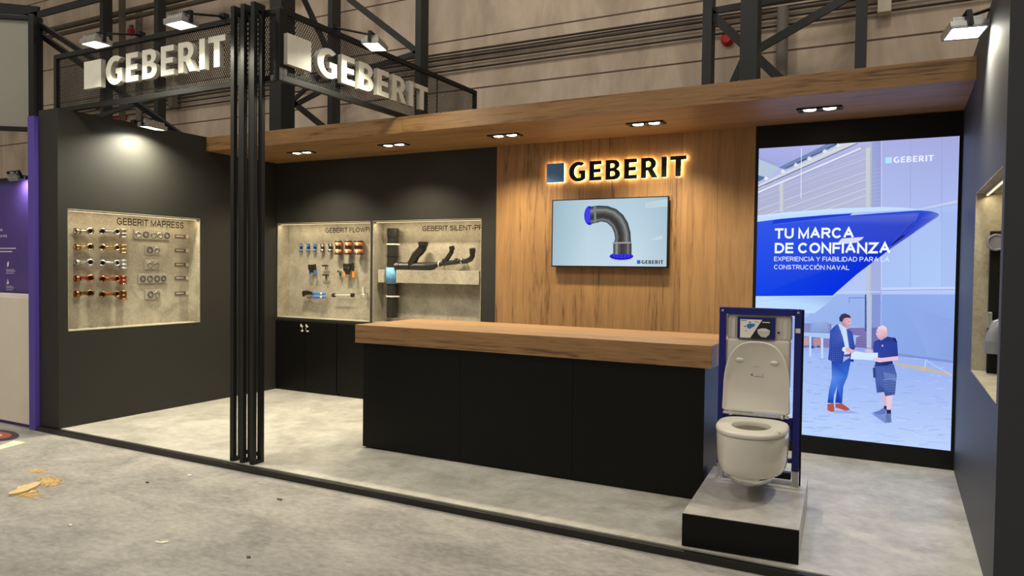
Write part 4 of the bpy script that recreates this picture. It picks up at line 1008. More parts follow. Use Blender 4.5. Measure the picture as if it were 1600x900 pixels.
# ================================================================== samples: fittings niche in the left wall
FX = NL['x']
def lp(px, py, X=-7.33): return at(px, py, X=X)
rows = [('steel', 362.5), ('cunife', 387), ('galv', 411), ('copper', 435.5), ('bronze', 459)]
rown = ['top', 'second', 'middle', 'fourth', 'bottom']
def socket(mb, c, ax, r, l):
    c, ax = Vector(c), Vector(ax)
    mb.ring(c, ax, r, r*.74, l, 18); mb.ring(c+ax*(l*.72), ax, r*1.14, r*.76, l*.28, 18); mb.tube([c+ax*l*.3, c+ax*l*.31], r*.76, 14, mi=1)
for i, (mt, py) in enumerate(rows):
    m2 = [M[mt], M['hole']]
    nm = {'steel': 'bright steel', 'cunife': 'pale brass-coloured', 'galv': 'silver steel', 'copper': 'copper', 'bronze': 'dull bronze'}[mt]
    # elbow
    a_, b_ = lp(119, py+1), lp(138, py-1); z = b_.z; r = .029; xw = FX+.055
    t = thing('elbow_fitting', (FX, (a_.y+b_.y)/2, z), f'{nm} elbow pipe fitting, leftmost in the {rown[i]} row of the fittings niche', 'pipe fitting', 'short elbow fittings in the left niche')
    o = MB(); o.tube([(xw, a_.y+.035, z-.004), (xw, b_.y-.035, z)]+[(xw+.03*(1-math.cos(q)), b_.y-.035+.03*math.sin(q), z) for q in (.4, .8, 1.2, 1.57)], r*.68, 14); o.tube([(FX, (a_.y+b_.y)/2-.01, z), (xw, (a_.y+b_.y)/2-.01, z)], .006, 8); o.build('body', m2, t)
    o = MB(); socket(o, (xw, a_.y+.035, z-.004), (0, -1, 0), r, .045); o.build('socket', m2, t)
    o = MB(); socket(o, (xw+.025, b_.y-.004, z), Vector((1, -.35, 0)).normalized(), r*1.1, .04); o.build('socket', m2, t)
    # long bend
    a_, b_ = lp(157, py+1), lp(181, py); z = b_.z
    t = thing('bend_fitting', (FX, (a_.y+b_.y)/2, z), f'{nm} long bend pipe fitting, second in the {rown[i]} row of the fittings niche', 'pipe fitting', 'long bend fittings in the left niche')
    o = MB(); L_ = b_.y-a_.y
    o.tube([(xw+.025, a_.y+.012, z-.002), (xw+.006, a_.y+.03, z-.002), (xw, a_.y+.06, z), (xw, b_.y-.06, z), (xw+.006, b_.y-.025, z), (xw+.025, b_.y-.006, z)], r*.66, 14); o.tube([(FX, (a_.y+b_.y)/2, z), (xw, (a_.y+b_.y)/2, z)], .006, 8); o.build('body', m2, t)
    o = MB(); socket(o, (xw+.02, a_.y+.014, z-.002), Vector((.75, -.66, 0)).normalized(), r, .038); o.build('socket', m2, t)
    o = MB(); socket(o, (xw+.02, b_.y-.012, z), Vector((1, -.25, 0)).normalized(), r, .04); o.build('socket', m2, t)
    # coupling
    c = lp(193, py+2); t = thing('coupling_fitting', (FX, c.y, c.z), f'{nm} straight coupling, third in the {rown[i]} row of the fittings niche', 'pipe fitting', 'upright couplings in the left niche')
    xx = FX+.05
    o = MB(); o.tube([(xx, c.y, c.z-.044), (xx, c.y, c.z+.044)], .033, 18); o.tube([(FX, c.y, c.z), (xx, c.y, c.z)], .006, 8); o.build('body', m2, t)
    for zz in (-.046, -.008, .034): o = MB(); o.ring((xx, c.y, c.z+zz), (0, 0, 1), .038, .02, .012, 20); o.build('bead', m2, t)
# seal displays: clear block with rings
ringpx = [(367, 208, 264, (214, 226, 238, 248, 259)), (390.5, 225, 249, (232, 243)), (413.5, 224.5, 249, (232, 243)), (435, 214, 259, (221, 232, 243, 253.5)), (459.5, 225, 249, (233, 243.5))]
for i, (py, l, r_, cs) in enumerate(ringpx):
    a_, b_ = lp(l, py, FX), lp(r_, py, FX); z = (a_.z+b_.z)/2; h = .05 if i else .052
    t = thing('seal_display', (FX, (a_.y+b_.y)/2, z), f'clear block with {len(cs)} sealing rings in the {rown[i]} row of the fittings niche', 'seal display', 'clear seal blocks in the left niche')
    o = MB(); o.box(FX, FX+.022, a_.y, b_.y, z-h, z+h); o.build('block', M['acrylic'], t, .003)
    for j, cx in enumerate(cs):
        y = lp(cx, py, FX).y; o = MB(); o.ring((FX+.022, y, z), (1, 0, 0), .034, .024 if (i*5+j) % 3 else .020, .007, 22); o.build('seal_ring', M['ring_dark'] if (j+i) % 3 == 1 or i == 3 else M['steel'], t)
for i, py in enumerate((369, 391, 413.5, 434.5, 458.5)):
    a_, b_, c = lp(273, py, FX), lp(290, py, FX), lp(295, py, FX); z = a_.z
    t = thing('label_strip', (FX, (a_.y+c.y)/2, z), f'small brown label strip at the right end of the {rown[i]} fittings row', 'label', 'brown label strips in the left niche')
    o = MB(); o.box(FX, FX+.006, a_.y, b_.y, z-.02, z+.02); o.build('plate', M['label_dark'], t)
    o = MB(); o.box(FX+.006, FX+.0065, a_.y+.015, b_.y-.03, z-.004, z+.006); o.build('lettering', M['label_light'], t)
    o = MB(); o.box(FX, FX+.006, b_.y, c.y, z-.02, z+.02); o.build('end_piece', M['label_light'], t)
def wall_text(s, put, width, cap, fit, label):
    o = MB(); w_ = put_text(o, s, put, width, cap, .15, fit)
    c = sum((v for v in o.v), Vector())/len(o.v)
    q = o.build('wall_lettering', M['text_dark'], loc=c); tag(q, label, 'lettering', 'dark lettering in the niches')
a_, b_ = at(182.5, 352.5, X=FX+.002), at(287, 356, X=FX+.002)
zt = at(182.5, 341.5, X=FX+.002).z
wall_text('GEBERIT MAPRESS', lambda u, v: Vector((FX+.002, a_.y+u, (a_.z+b_.z)/2+v)), b_.y-a_.y, zt-a_.z, None, 'dark heading lettering above the pipe fittings in the left wall niche')
BYT = NY-.002
a1, b1 = at(508.6, 363.8, Y=BYT), at(577.5, 362.5, Y=BYT); cp = at(508.6, 356.4, Y=BYT).z-a1.z
wall_text('GEBERIT FLOWFIT', lambda u, v: Vector((a1.x+u, BYT, (a1.z+b1.z)/2+v)), b1.x-a1.x, cp, 'GEBERIT FLOWFI', 'dark heading lettering above the blue and orange couplings in the tool niche')
a1b, b1b = at(660, 360.8, Y=BYT), at(752, 360, Y=BYT); cpb = at(660, 352.8, Y=BYT).z-a1b.z
# kept on the board of the niche
wall_text('GEBERIT SILENT-PP', lambda u, v: Vector((a1b.x+u, BYT, (a1b.z+b1b.z)/2+v)), (b1b.x-a1b.x)*1.022, cpb, None, 'dark heading lettering above the black pipes in the right-hand rear niche')

# ================================================================== samples: tool niche
def bp(px, py, Y=NY-.03): return at(px, py, Y=Y)
sm = [(470, 3.3), (481.5, 3.6), (492, 3.8), (504, 4.6), (516.5, 5)]
for i, (px, w_) in enumerate(sm):
    c = bp(px, 387.2); r = w_/2*.0085+.004
    t = thing('coupling', (c.x, NY, c.z), ('leftmost', 'second', 'middle', 'fourth', 'rightmost')[i]+' of the five small blue and black couplings in the tool niche', 'coupling', 'small couplings in the tool niche')
    yc = NY-.012-r
    o = MB(); o.tube([(c.x, yc, c.z-.028), (c.x, yc, c.z+.028)], r*.8, 16); o.tube([(c.x, NY, c.z), (c.x, yc, c.z)], .005, 8); o.build('body', M['pp_black'], t)
    for s_ in (-1, 1):
        o = MB(); o.ring((c.x, yc, c.z+s_*.030-.016), (0, 0, 1), r*1.05, r*.7, .026, 18); o.build('window_ring', M['tool_blue' if i < 3 else 'steel'], t)
        o = MB(); o.ring((c.x, yc, c.z+s_*.046-.006), (0, 0, 1), r*1.15, r*.7, .010, 18); o.build('collar', M['pp_black'], t)
for i, (px, w_) in enumerate(((531, 9.5), (546.5, 10), (563.5, 12))):
    c = bp(px, 387); r = w_/2*.0098-.004
    t = thing('coupling', (c.x, NY, c.z), ('left of the three large orange and black couplings in the tool niche', 'middle of the three large orange and black couplings in the tool niche', 'right and biggest of the three large orange and black couplings in the tool niche')[i], 'coupling', 'large orange couplings in the tool niche')
    yc = NY-.012-r*1.1
    o = MB(); o.tube([(c.x, yc, c.z-.055), (c.x, yc, c.z+.055)], r*.88, 20); o.tube([(c.x, NY, c.z), (c.x, yc, c.z)], .006, 8); o.build('body', M['pp_black'], t)
    for s_ in (-1, 1):
        o = MB(); o.ring((c.x, yc, c.z+s_*.046-.023), (0, 0, 1), r*1.03, r*.8, .046, 22); o.build('window_ring', M['orange_ring'], t)
        o = MB(); o.ring((c.x, yc, c.z+s_*.078-.008), (0, 0, 1), r*1.12, r*.75, .016, 22); o.build('collar', M['pp_black'], t)
        o = MB(); o.box(c.x+r*.05, c.x+r*.75, yc-r*1.06, yc-r*.75, c.z+s_*.046-.018, c.z+s_*.046+.018); o.build('label_patch', M['label_light'], t)
def jaw(cx, cz, k, grip, label):
    t = thing('pressing_jaw', (cx, NY, cz), label, 'pressing jaw', 'pressing jaws in the tool niche')
    y0 = NY-.055
    o = MB()
    out = [(-.055, .045), (-.045, .06), (-.01, .052), (.01, .052), (.04, .06), (.055, .045), (.05, -.02), (.025, -.045), (.018, -.07), (-.014, -.07), (-.022, -.045), (-.05, -.02)]
    o.flat([[(x*k, z*k) for x, z in out]], lambda a_, b_, d: Vector((cx+a_, y0-d, cz+b_)), .03); o.tube([(cx, NY, cz+.02), (cx, y0, cz+.02)], .008, 8)
    fix_normals(o.build('head', M['pp_black'], t, .003))
    for s_ in (-.022, .026):
        o = MB(); o.tube([(cx+s_*k, y0-.03, cz+.005), (cx+s_*k, y0-.036, cz+.005)], .011*k, 14); o.build('pin', M['chrome'], t)
    o = MB(); o.beam((cx-.036*k, y0-.01, cz-.03*k), (cx-.038*k, y0-.01, cz-.10*k), .028*k, .022); o.build('handle', grip, t, .006)
    o = MB(); o.beam((cx+.086*k, y0-.01, cz-.03*k), (cx+.09*k, y0-.01, cz-.105*k), .03*k, .022); o.build('handle', grip, t, .006)
    o = MB(); o.beam((cx+.07*k, y0-.01, cz+.065*k), (cx+.086*k, y0-.01, cz-.035*k), .022*k, .02); o.beam((cx+.04*k, y0-.008, cz), (cx+.08*k, y0-.008, cz-.01*k), .012*k, .012); o.build('lever', M['pp_black'], t, .003)
c = bp(490, 419); jaw(c.x, c.z, .82, M['tool_blue'], 'small black pressing jaw with blue handles in the middle row of the tool niche')
c = bp(546, 419.5); jaw(c.x, c.z, 1.08, M['tool_orange'], 'larger black pressing jaw with orange handles in the middle row of the tool niche')
for i, (py, lab) in enumerate(((415.3, 'upper black T-handled calibrating tool beside the blue-handled jaw'), (430, 'lower black T-handled calibrating tool beside the blue-handled jaw'))):
    c = bp(509.5+i*.6, py); t = thing('calibrator', (c.x, NY, c.z), lab, 'hand tool', 'T-handled tools in the tool niche')
    o = MB(); y0 = NY-.05
    o.tube([(c.x-.056, y0, c.z), (c.x-.03, y0, c.z+.003), (c.x+.03, y0, c.z+.003), (c.x+.056, y0, c.z)], [.006, .011, .011, .006], 12); o.tube([(c.x, NY, c.z), (c.x, y0, c.z)], .006, 8); o.build('grip', M['pp_black'], t)
    o = MB(); q = .055 if i == 0 else .07
    o.tube([(c.x+.012, y0, c.z), (c.x+.012, y0, c.z-q*.4), (c.x+.012, y0, c.z-q)], [.014, .012, .004] if i else [.006, .005, .005], 12); o.build('shank', M['pp_black'], t)
c = bp(531, 427); t = thing('deburring_tool', (c.x, NY, c.z), 'small black hooked tool left of the orange-handled jaw', 'hand tool')
o = MB(); y0 = NY-.045; o.tube([(c.x-.025, y0, c.z+.024), (c.x, y0, c.z+.026), (c.x+.014, y0, c.z+.012), (c.x+.02, y0, c.z-.02), (c.x+.024, y0, c.z-.035)], [.010, .013, .013, .012, .009], 12); o.tube([(c.x, NY, c.z+.02), (c.x, y0, c.z+.02)], .005, 8); o.build('grip', M['pp_black'], t)
o = MB(); o.tube([(c.x-.025, y0, c.z+.024), (c.x-.032, y0, c.z+.005)], [.006, .003], 8); o.build('blade', M['galv'], t)
c = bp(494, 460.5); t = thing('hand_press_pliers', (c.x, NY, c.z), 'long black pliers with two blue handles low in the tool niche', 'pliers')
y0 = NY-.06
o = MB(); o.flat([[(-.185, .0), (-.19, .03), (-.165, .05), (-.10, .052), (-.03, .035), (-.01, .02), (-.01, -.002), (-.06, .004), (-.10, -.002), (-.15, -.012), (-.175, -.03)]], lambda a_, b_, d: Vector((c.x+a_, y0-d, c.z+b_)), .03); o.tube([(c.x-.1, NY, c.z+.02), (c.x-.1, y0, c.z+.02)], .007, 8); fix_normals(o.build('head', M['pp_black'], t, .004))
o = MB(); o.tube([(c.x-.145, y0-.03, c.z+.018), (c.x-.145, y0-.037, c.z+.018)], .013, 14); o.build('pin', M['chrome'], t)
o = MB(); o.tube([(c.x-.12, y0-.01, c.z-.03), (c.x-.09, y0-.01, c.z-.045), (c.x-.02, y0-.01, c.z-.032)], .008, 10); o.build('link', M['steel'], t)
for z_ in (.018, -.03):
    o = MB(); o.tube([(c.x-.02, y0-.012, c.z+z_), (c.x+.11, y0-.012, c.z+z_*.95), (c.x+.19, y0-.012, c.z+z_*.9)], [.013, .015, .011], 12); hnd = o.build('handle', M['tool_blue'], t)
    o = MB(); o.ring((c.x+.115, y0-.012, c.z+z_*.95), (1, 0, 0), .0165, .010, .03, 14); sub(o, 'band', M['white_plastic'], hnd, t)
a_, b_ = bp(525, 461), bp(554, 461); c = (a_+b_)/2; t = thing('fitting_rod', (c.x, NY, c.z), 'slim white rod with black end fittings low in the tool niche', 'fitting')
y0 = NY-.07
o = MB(); o.tube([(a_.x, y0, a_.z), (b_.x, y0, b_.z)], .007, 10); o.build('rod', M['white_plastic'], t)
for p in (a_, b_):
    o = MB()
    for q in (-.012, .012): o.ring((p.x+q-.004, y0, p.z), (1, 0, 0), .026, .006, .007, 16)
    o.build('end_fitting', M['pp_black'], t)
    o = MB(); o.beam((p.x+.03*(1 if p is a_ else -1), NY, p.z-.03), (p.x+.03*(1 if p is a_ else -1), y0, p.z), .008, .008, (1, 0, 0)); o.build('holder', M['acrylic'], t)
c = bp(571, 458); t = thing('cross_fitting', (c.x, NY, c.z), 'upright white fitting with side arm at the right end of the tool niche', 'fitting')
y0 = NY-.06; o = MB(); o.tube([(c.x-.012, y0, c.z+.075), (c.x-.012, y0, c.z+.03), (c.x, y0, c.z-.05)], [.012, .012, .009], 12); o.tube([(c.x-.03, y0, c.z-.02), (c.x+.02, y0, c.z-.02)], .009, 10); o.tube([(c.x, NY, c.z), (c.x, y0, c.z)], .006, 8); o.build('body', M['white_plastic'], t)
o = MB(); o.tube([(c.x+.012, y0, c.z+.06), (c.x+.014, y0, c.z-.04)], .006, 8); o.build('sleeve', M['galv'], t)

# ================================================================== samples: black drain pipes
PY = 7.095
def pp(px, py, Y=PY): return at(px, py, Y=Y)
a_ = pp(590.5, 433); b_ = pp(749, 433, 7.04); xg0, xg1 = at(601, 430, Y=7.04).x, at(617.5, 430, Y=7.04).x
z0, z1 = at(680, 443.5, Y=7.04).z, at(680, 422.5, Y=7.04).z
q = MB(); xl_ = N2[0]+.012
q.box(at(590.5, 430, Y=7.04).x, xg0-.012, 7.04, NY, z0, z1); q.box(xg1+.014, at(748.5, 430, Y=7.04).x, 7.04, NY, z0, z1); q.box(xg0-.012, xg1+.014, 7.186, NY, z0, z1)
o = q.build('display_ledge', M['niche'], loc=((xg1+b_.x)/2, 7.1, z0), bevel=.002); tag(o, 'grey concrete-look ledge crossing the black pipe niche', 'ledge')
xc = (pp(607, 357).x+pp(622, 357).x)/2; xc = pp(613.3, 420).x; r = .066; zt = pp(614, 357).z; zb = pp(613, 496).z
t = thing('drain_pipe_stack', (xc, PY, zb), 'black drain pipe stack with side branch and blue sleeve in the rear niche', 'drain pipes')
o = MB(); o.tube([(xc, PY, zb), (xc, PY, zt-.03)], r, 22); o.build('riser', M['pp_black'], t)
for zz, h in ((zt-.10, .10), (at(613, 401, Y=PY).z, .016), (at(613, 377, Y=PY).z-.01, .0)):
    if h: o = MB(); o.tube([(xc, PY, zz), (xc, PY, zz+h)], r*1.10, 22); o.build('socket', M['pp_black'], t)
o = MB(); o.ring((xc, PY, z0-.012), (0, 0, 1), r*1.16, r*1.0, z1-z0+.04, 22); o.build('sleeve', M['pipe_blue'], t)['label'] = 'blue insulating sleeve'
for py in (382, 463):
    z_ = at(613, py, Y=PY).z; o = MB(); o.ring((xc, PY, z_-.009), (0, 0, 1), r*1.12, r*.99, .018, 22); o.box(xc+r*1.05, xc+r*1.55, PY-.012, PY+.012, z_-.009, z_+.009); o.box(xc-.01, xc+.01, PY+r, NY, z_-.009, z_+.009); o.build('clamp', M['white_plastic'], t, .001)
p0 = Vector((xc, PY, at(625, 416, Y=PY).z-.004)); p1 = pp(681, 411.0)
zz = p0.z
o = MB(); o.tube([(xc+.02, PY, zz), (p1.x-.10, PY, zz+.004)], .050, 18); o.tube([(xc+.07, PY, zz), (xc+.12, PY, zz)], .056, 18); xw_ = pp(640, 411).x; o.tube([(xw_-.02, PY, zz), (xw_+.02, PY, zz)], .056, 18)
o.tube([(p1.x-.12, PY, zz+.004), (p1.x-.03, PY, zz+.016), (p1.x+.02, PY, zz+.03)], [.054, .042, .028], 16); o.build('branch', M['pp_black'], t)
def bend(pts, r_, name='wye_branch', sock=None):
    o = MB(); o.tube([(x, PY-d, z) for x, z, d in pts], r_, 16)
    x, z, d = pts[-1]; x2, z2, d2 = pts[-2]; ax = Vector((x-x2, -(d-d2), z-z2)).normalized()
    o.tube([Vector((x, PY-d, z))-ax*.045, Vector((x, PY-d, z))], r_*1.18, 16)
    o.tube([Vector((x, PY-d, z))-ax*.002, Vector((x, PY-d, z))+ax*.0015], r_*1.0, 16, mi=1)
    return o.build(name, [M['pp_black'], M['hole']], t)
a1_ = pp(641, 406); m1_ = pp(661, 389); e1_ = pp(664.5, 379)
bend([(a1_.x, zz, 0)]+[(pp(*q).x, pp(*q).z, d_) for q, d_ in (((651, 398.5), .012), ((658.5, 392.5), .025), ((662.5, 388), .032), ((664, 384), .036), ((664.3, 378), .038))], .050)
y_ = pp(683, 408); e_ = pp(722, 407)
z3 = pp(700, 408).z
o = MB(); o.tube([(p1.x-.0, PY, zz+.03), (pp(722, 407).x, PY, z3)], .027, 16)
for px in (694, 713): xx = pp(px, 408).x; o.tube([(xx-.012, PY, z3), (xx+.012, PY, z3)], .033, 16)
o.build('thin_branch', M['pp_black'], t)
a2_, m2_, e2_ = pp(698, 405), pp(706, 396), pp(710, 386)
bend([(a2_.x-.015, z3, 0), (a2_.x+.04, z3+.055, .02), (m2_.x+.015, m2_.z+.01, .035), (e2_.x, e2_.z-.02, .05), (e2_.x-.004, e2_.z+.008, .055)], .027)
m3_, n3_, e3_ = pp(728, 408), pp(739, 401), pp(742, 390)
bend([(pp(718, 408).x, z3, 0), (m3_.x, z3, .005), (n3_.x-.02, n3_.z-.03, .02), (n3_.x+.01, n3_.z+.005, .03), (e3_.x-.004, e3_.z-.01, .045), (e3_.x-.004, e3_.z+.012, .05)], .030, 'end_bend')
xx = pp(722, 408).x; o = MB(); o.ring((xx-.010, PY, z3), (1, 0, 0), .035, .029, .018, 18); o.beam((xx+.07, PY, z3-.02), (xx+.075, PY, z3-.10), .012, .012); o.box(xx+.045, xx+.105, PY-.02, PY+.02, z3-.104, z3-.09); o.beam((xx, PY, z3), (xx, NY, z3), .012, .012, (1, 0, 0)); o.build('clamp', M['chrome'], t)
xx = pp(687, 410).x; o = MB(); o.ring((xx-.006, PY, zz+.032), (1, 0, 0), .037, .028, .012, 18); o.beam((xx, PY, zz+.03), (xx, NY, zz+.03), .01, .01, (1, 0, 0)); o.build('clamp', M['white_plastic'], t)

# ================================================================== sample in the right wall niche
bx0 = at(1544, 470, Y=5.58).x
t = thing('pipe_display', (.6, 5.5, .984), 'dark board with grey pipe elbows standing in the right wall niche', 'pipe display')
zb_, zt_ = .984, at(1545, 361, Y=5.55).z
o = MB(); o.box(bx0, .738, 5.55, 5.60, zb_, zt_); o.build('board', M['pure_black'], t, .003)
g2 = plain('grey_pipe', rgb(120, 122, 132), .3); M['grey_pipe'] = g2
q = at(1556, 379, Y=5.50); o = MB(); o.tube([(q.x+.01, 5.55, q.z), (q.x, 5.47, q.z)], .045, 20); o.ring((q.x, 5.50, q.z), (0, -1, 0), .054, .04, .035, 20); o.tube([(q.x+.005, 5.53, q.z), (q.x+.14, 5.53, q.z)], .04, 16); o.build('pipe_end', g2, t)
q = at(1553, 545, Y=5.46); q2 = at(1556, 512, Y=5.46)
o = MB(); o.tube([(q2.x+.16, 5.50, q2.z+.03), (q2.x+.07, 5.49, q2.z+.035), (q2.x+.02, 5.48, q2.z+.012), (q.x+.004, 5.47, q2.z-.05), (q.x, 5.46, q.z)], .047, 20); o.tube([(q.x, 5.462, q.z+.05), (q.x, 5.46, q.z-.03)], .055, 20); o.build('elbow', g2, t)
q = at(1544, 500, Y=5.52); o = MB(); o.box(q.x-.005, q.x+.02, 5.50, 5.55, q.z-.05, q.z+.05); o.build('holder', M['galv'], t, .002)

# ================================================================== neighbour's stand on the left
o = MB(); o.box(-7.62, -7.515, 4.15, 7.0, HF, 3.055); q = o.build('partition_wall', M['purple'], loc=(-7.57, 5.5, HF), bevel=.002); tag(q, 'violet partition panel beside the black left wall', 'partition')
t = thing('display_counter', (-9, 4.5, HF), 'white counter with dark plinth line at the left edge of the photo', 'counter')
o = MB(); o.box(-10.6, -7.63, 4.18, 4.75, HF+.035, 1.262); o.build('body', M['white_lam'], t, .003)
o = MB(); o.box(-10.6, -7.63, 4.20, 4.75, HF, HF+.034); o.build('plinth_strip', M['purple_wall'], t)
t = thing('graphic_wall', (-9, 4.8, HF), 'deep violet graphic wall with white writing and leaf icon behind the white counter', 'graphic wall')
PW = 4.80
zt_ = at(40, 281, Y=PW).z
o = MB(); o.box(-10.6, -7.62, PW, PW+.08, HF, zt_); o.build('panel', M['purple_wall'], t)
wt = plain('white_print', rgb(206, 200, 226), .5)
o = MB()
def gp(px, py): return at(px, py, Y=PW-.003)
def gtext(s, r_px, py, cap, wpx, bold=0):
    a_, b_ = gp(r_px-wpx, py), gp(r_px, py); c_ = gp(r_px, py-cap).z-b_.z
    put_text(o, s, lambda u, v: Vector((a_.x+u, PW-.003, b_.z+v)), b_.x-a_.x, c_, bold)
gtext('e', 4, 361, 5, 4); gtext('ments', 11, 370.5, 5, 18)
for r_, y_ in ((25, 387.5), (25, 388.6), (19, 392.5), (19, 393.6), (22, 421.5), (24, 424), (22, 427), (20, 447.5), (22, 450), (20, 453)): a_, b_ = gp(9.5 if y_ > 400 else -14, y_), gp(r_, y_); o.box(a_.x, b_.x, PW-.003, PW-.0029, b_.z-.003, b_.z+.003)
lf = gp(12.3, 412.5); o.flat([[(-.012, -.04), (-.022, -.005), (-.01, .02), (.015, .035), (.025, .01), (.018, -.02), (0, -.035)]], lambda x, z, d: Vector((lf.x+x, PW-.003, lf.z+z)))
hb = gp(12.3, 440); o.flat([[(-.025, -.03), (.015, -.03), (.025, .005), (.004, .005), (.004, .03), (-.008, .03), (-.012, .0), (-.025, -.005)]], lambda x, z, d: Vector((hb.x+x, PW-.003, hb.z+z)))
fix_normals(o.build('writing', wt, t))
o = MB(); c = at(25, 279, Y=PW-.15); o.box(-10.0, -7.66, PW-.03, PW-.005, zt_+.0, zt_+.03); o.build('top_rail', M['pure_black'], t)
floodlight(at(27, 279.5, Y=PW-.12), (0, .55, -1), (at(27, 279, Y=PW-.12).x, PW-.02, zt_+.02), .20, .09, 3.5, 'small white lamp above the violet graphic wall at the left edge')
# framed banner
t = thing('framed_banner', (-8.3, 4.9, 3), 'large grey framed banner screen at the top left corner', 'banner')
pr_t, pr_b = at(45.5, 31, Y=4.95), at(45.5, 199, Y=4.95)
dv = CR*(-1500/F_PX)+CF; dv.z = 0; dv = -dv if dv.y > 0 else dv; dv.normalize()
dx = Vector((-.80, -.60, 0)).normalized()
W_ = 2.2; fn = Vector((.60, -.80, 0)); zt_, zb_ = pr_t.z+.04, pr_b.z-.05; base = Vector((pr_t.x, pr_t.y, 0))
def bnr(a0, a1, z0_, z1_, d0, d1):
    mb_vs = [base+dx*a+fn*d+Vector((0, 0, z)) for a in (a0, a1) for d in (d0, d1) for z in (z0_, z1_)]
    return mb_vs, [(0, 1, 3, 2), (4, 6, 7, 5), (0, 4, 5, 1), (2, 3, 7, 6), (0, 2, 6, 4), (1, 5, 7, 3)]
o = MB(); o.add(*bnr(0, W_, zb_+.05, zt_-.05, -.02, 0)); o.build('face', M['banner'], t)
o = MB()
for q in ((-.06, 0, zb_-.02, zt_+.02), (0, W_, zt_-.05, zt_), (0, W_, zb_, zb_+.05)): o.add(*bnr(*q, -.04, .03))
fix_normals(o.build('frame', M['metal_black'], t, .004))
o = MB(); bx = base-dx*.10; pst = at(54, 100, Y=5.05)
o.box(pst.x-.05, pst.x+.05, 5.02, 5.12, zb_-1.2, zt_+.03); o.beam((pst.x, 5.07, zt_-.02), (pst.x+.85, 5.5, zt_-.62), .055, .05); o.beam((pst.x, 5.09, zt_-.14), (pst.x+1.2, 6.2, zt_-1.3), .06, .05); o.build('support_post', M['metal_black'], t)

# ================================================================== hall steelwork and cables
HY = 11.0
def steel(name, pxs, label, mat='steel_dark', Y=HY, dep=.12):
    """pxs: list of (part name, (px,py),(px,py), width in px)"""
    p = at(*pxs[0][1], Y=Y); t = thing(name, (p.x, Y, HF), label, 'steel column' if 'column' in name else 'steel brace')
    for nm, a_, b_, w_ in pxs:
        A_, B_ = at(*a_, Y=Y), at(*b_, Y=Y); wm = w_*.0103*Y/11
        if nm == 'chord':
            x_ = (A_.x+B_.x)/2; o = MB(); o.box(x_-wm/2, x_+wm/2, Y-dep, Y+dep, HF, 8.5); o.build('chord', M[mat], t)
        else:
            o = MB(); o.beam(A_, B_, wm, .05, (0, 1, 0)); o.build(nm, M[mat], t)
    return t
steel('steel_column', [('chord', (1172.5, 60), (1172.5, 100), 23)], 'wide dark steel column standing right of centre above the canopy', dep=.16, Y=10.4)
steel('lattice_column', [('chord', (1107, 60), (1107, 100), 13), ('chord', (1345.5, 40), (1345.5, 80), 13), ('brace', (1106, 17), (1285, 186), 12), ('brace', (1345, -16), (1172, 84), 11), ('brace', (1105, 19), (1345, -24), 9), ('brace', (1168, 80), (1112, 203), 10)], 'dark lattice steel columns with crossed braces above the right half of the canopy')
steel('steel_column', [('chord', (441, 60), (441, 150), 31)], 'wide dark steel column rising behind the slatted post', dep=.18, Y=10.4)
steel('lattice_column', [('chord', (522, 60), (522, 150), 11), ('chord', (659, 60), (659, 90), 12), ('brace', (474, -4), (516, 88), 10), ('brace', (545, -2), (657, 85), 11), ('brace', (457, 166), (560, 112), 9), ('brace', (455, 160), (520, 100), 7), ('brace', (458, 160), (545, 230), 11), ('brace', (560, 112), (655, 82), 9)], 'dark lattice steel columns with slanting braces behind the side mesh sign')
for px, py in ((530, 20), (667, 0), (667, 68), (529, 165)):
    pass
steel('steel_column', [('chord', (166, 60), (166, 150), 12)], 'thin black steel column seen through the front mesh sign', dep=.12)
steel('steel_column', [('chord', (191, 20), (191, 40), 9)], 'slim dark steel column beside the red alarm bell', 'steel_brown', dep=.06, Y=11.3)
steel('steel_column', [('chord', (250, 150), (250, 190), 14)], 'dark steel column behind the middle letters of the front sign', dep=.1)
steel('roof_beam', [('brace', (-60, 55), (190, -12), 16), ('brace', (-40, 10), (60, 20), 30)], 'heavy dark roof beam in the upper left corner', Y=9.5)
steel('wall_brace', [('brace', (130, 190), (245, 152), 9), ('brace', (150, 168), (175, 155), 10)], 'dark steel brace under the front mesh sign', Y=9.0)
WYF = 11.93
def wall_run(px, py, r_, label, mat='cable', name='conduit', x0=-20, x1=4, sag=0):
    p = at(px, py, Y=WYF); o = MB(); n = 24
    o.tube([(x0+(x1-x0)*i/n, WYF, p.z+sag*math.sin(i*1.3)) for i in range(n+1)], r_, 8)
    q = o.build(name, M[mat], loc=((x0+x1)/2, WYF, p.z)); tag(q, label, 'conduit', 'conduits along the hall wall')
wall_run(900, 53, .02, 'topmost dark conduit along the hall wall')
wall_run(900, 57.8, .013, 'second dark conduit from the top, slightly wavy, along the hall wall', sag=.008)
wall_run(900, 63, .02, 'third dark conduit from the top along the hall wall')
wall_run(900, 72.3, .019, 'fourth dark conduit from the top along the hall wall')
wall_run(900, 83.5, .02, 'lowest dark conduit along the hall wall')
p = at(100, 45, Y=10.6); 
for k, (py, lab) in enumerate(((42, 'upper brown service pipe crossing behind the front mesh sign'), (52, 'lower brown service pipe crossing behind the front mesh sign'))):
    p = at(100, py, Y=11.4); o = MB(); o.tube([(-22, 11.4, p.z), (-11.5, 11.4, p.z)], .07-.015*k, 10); q = o.build('service_pipe', M['steel_brown'], loc=(-16, 11.4, p.z)); tag(q, lab, 'pipe', 'brown service pipes on the hall wall')
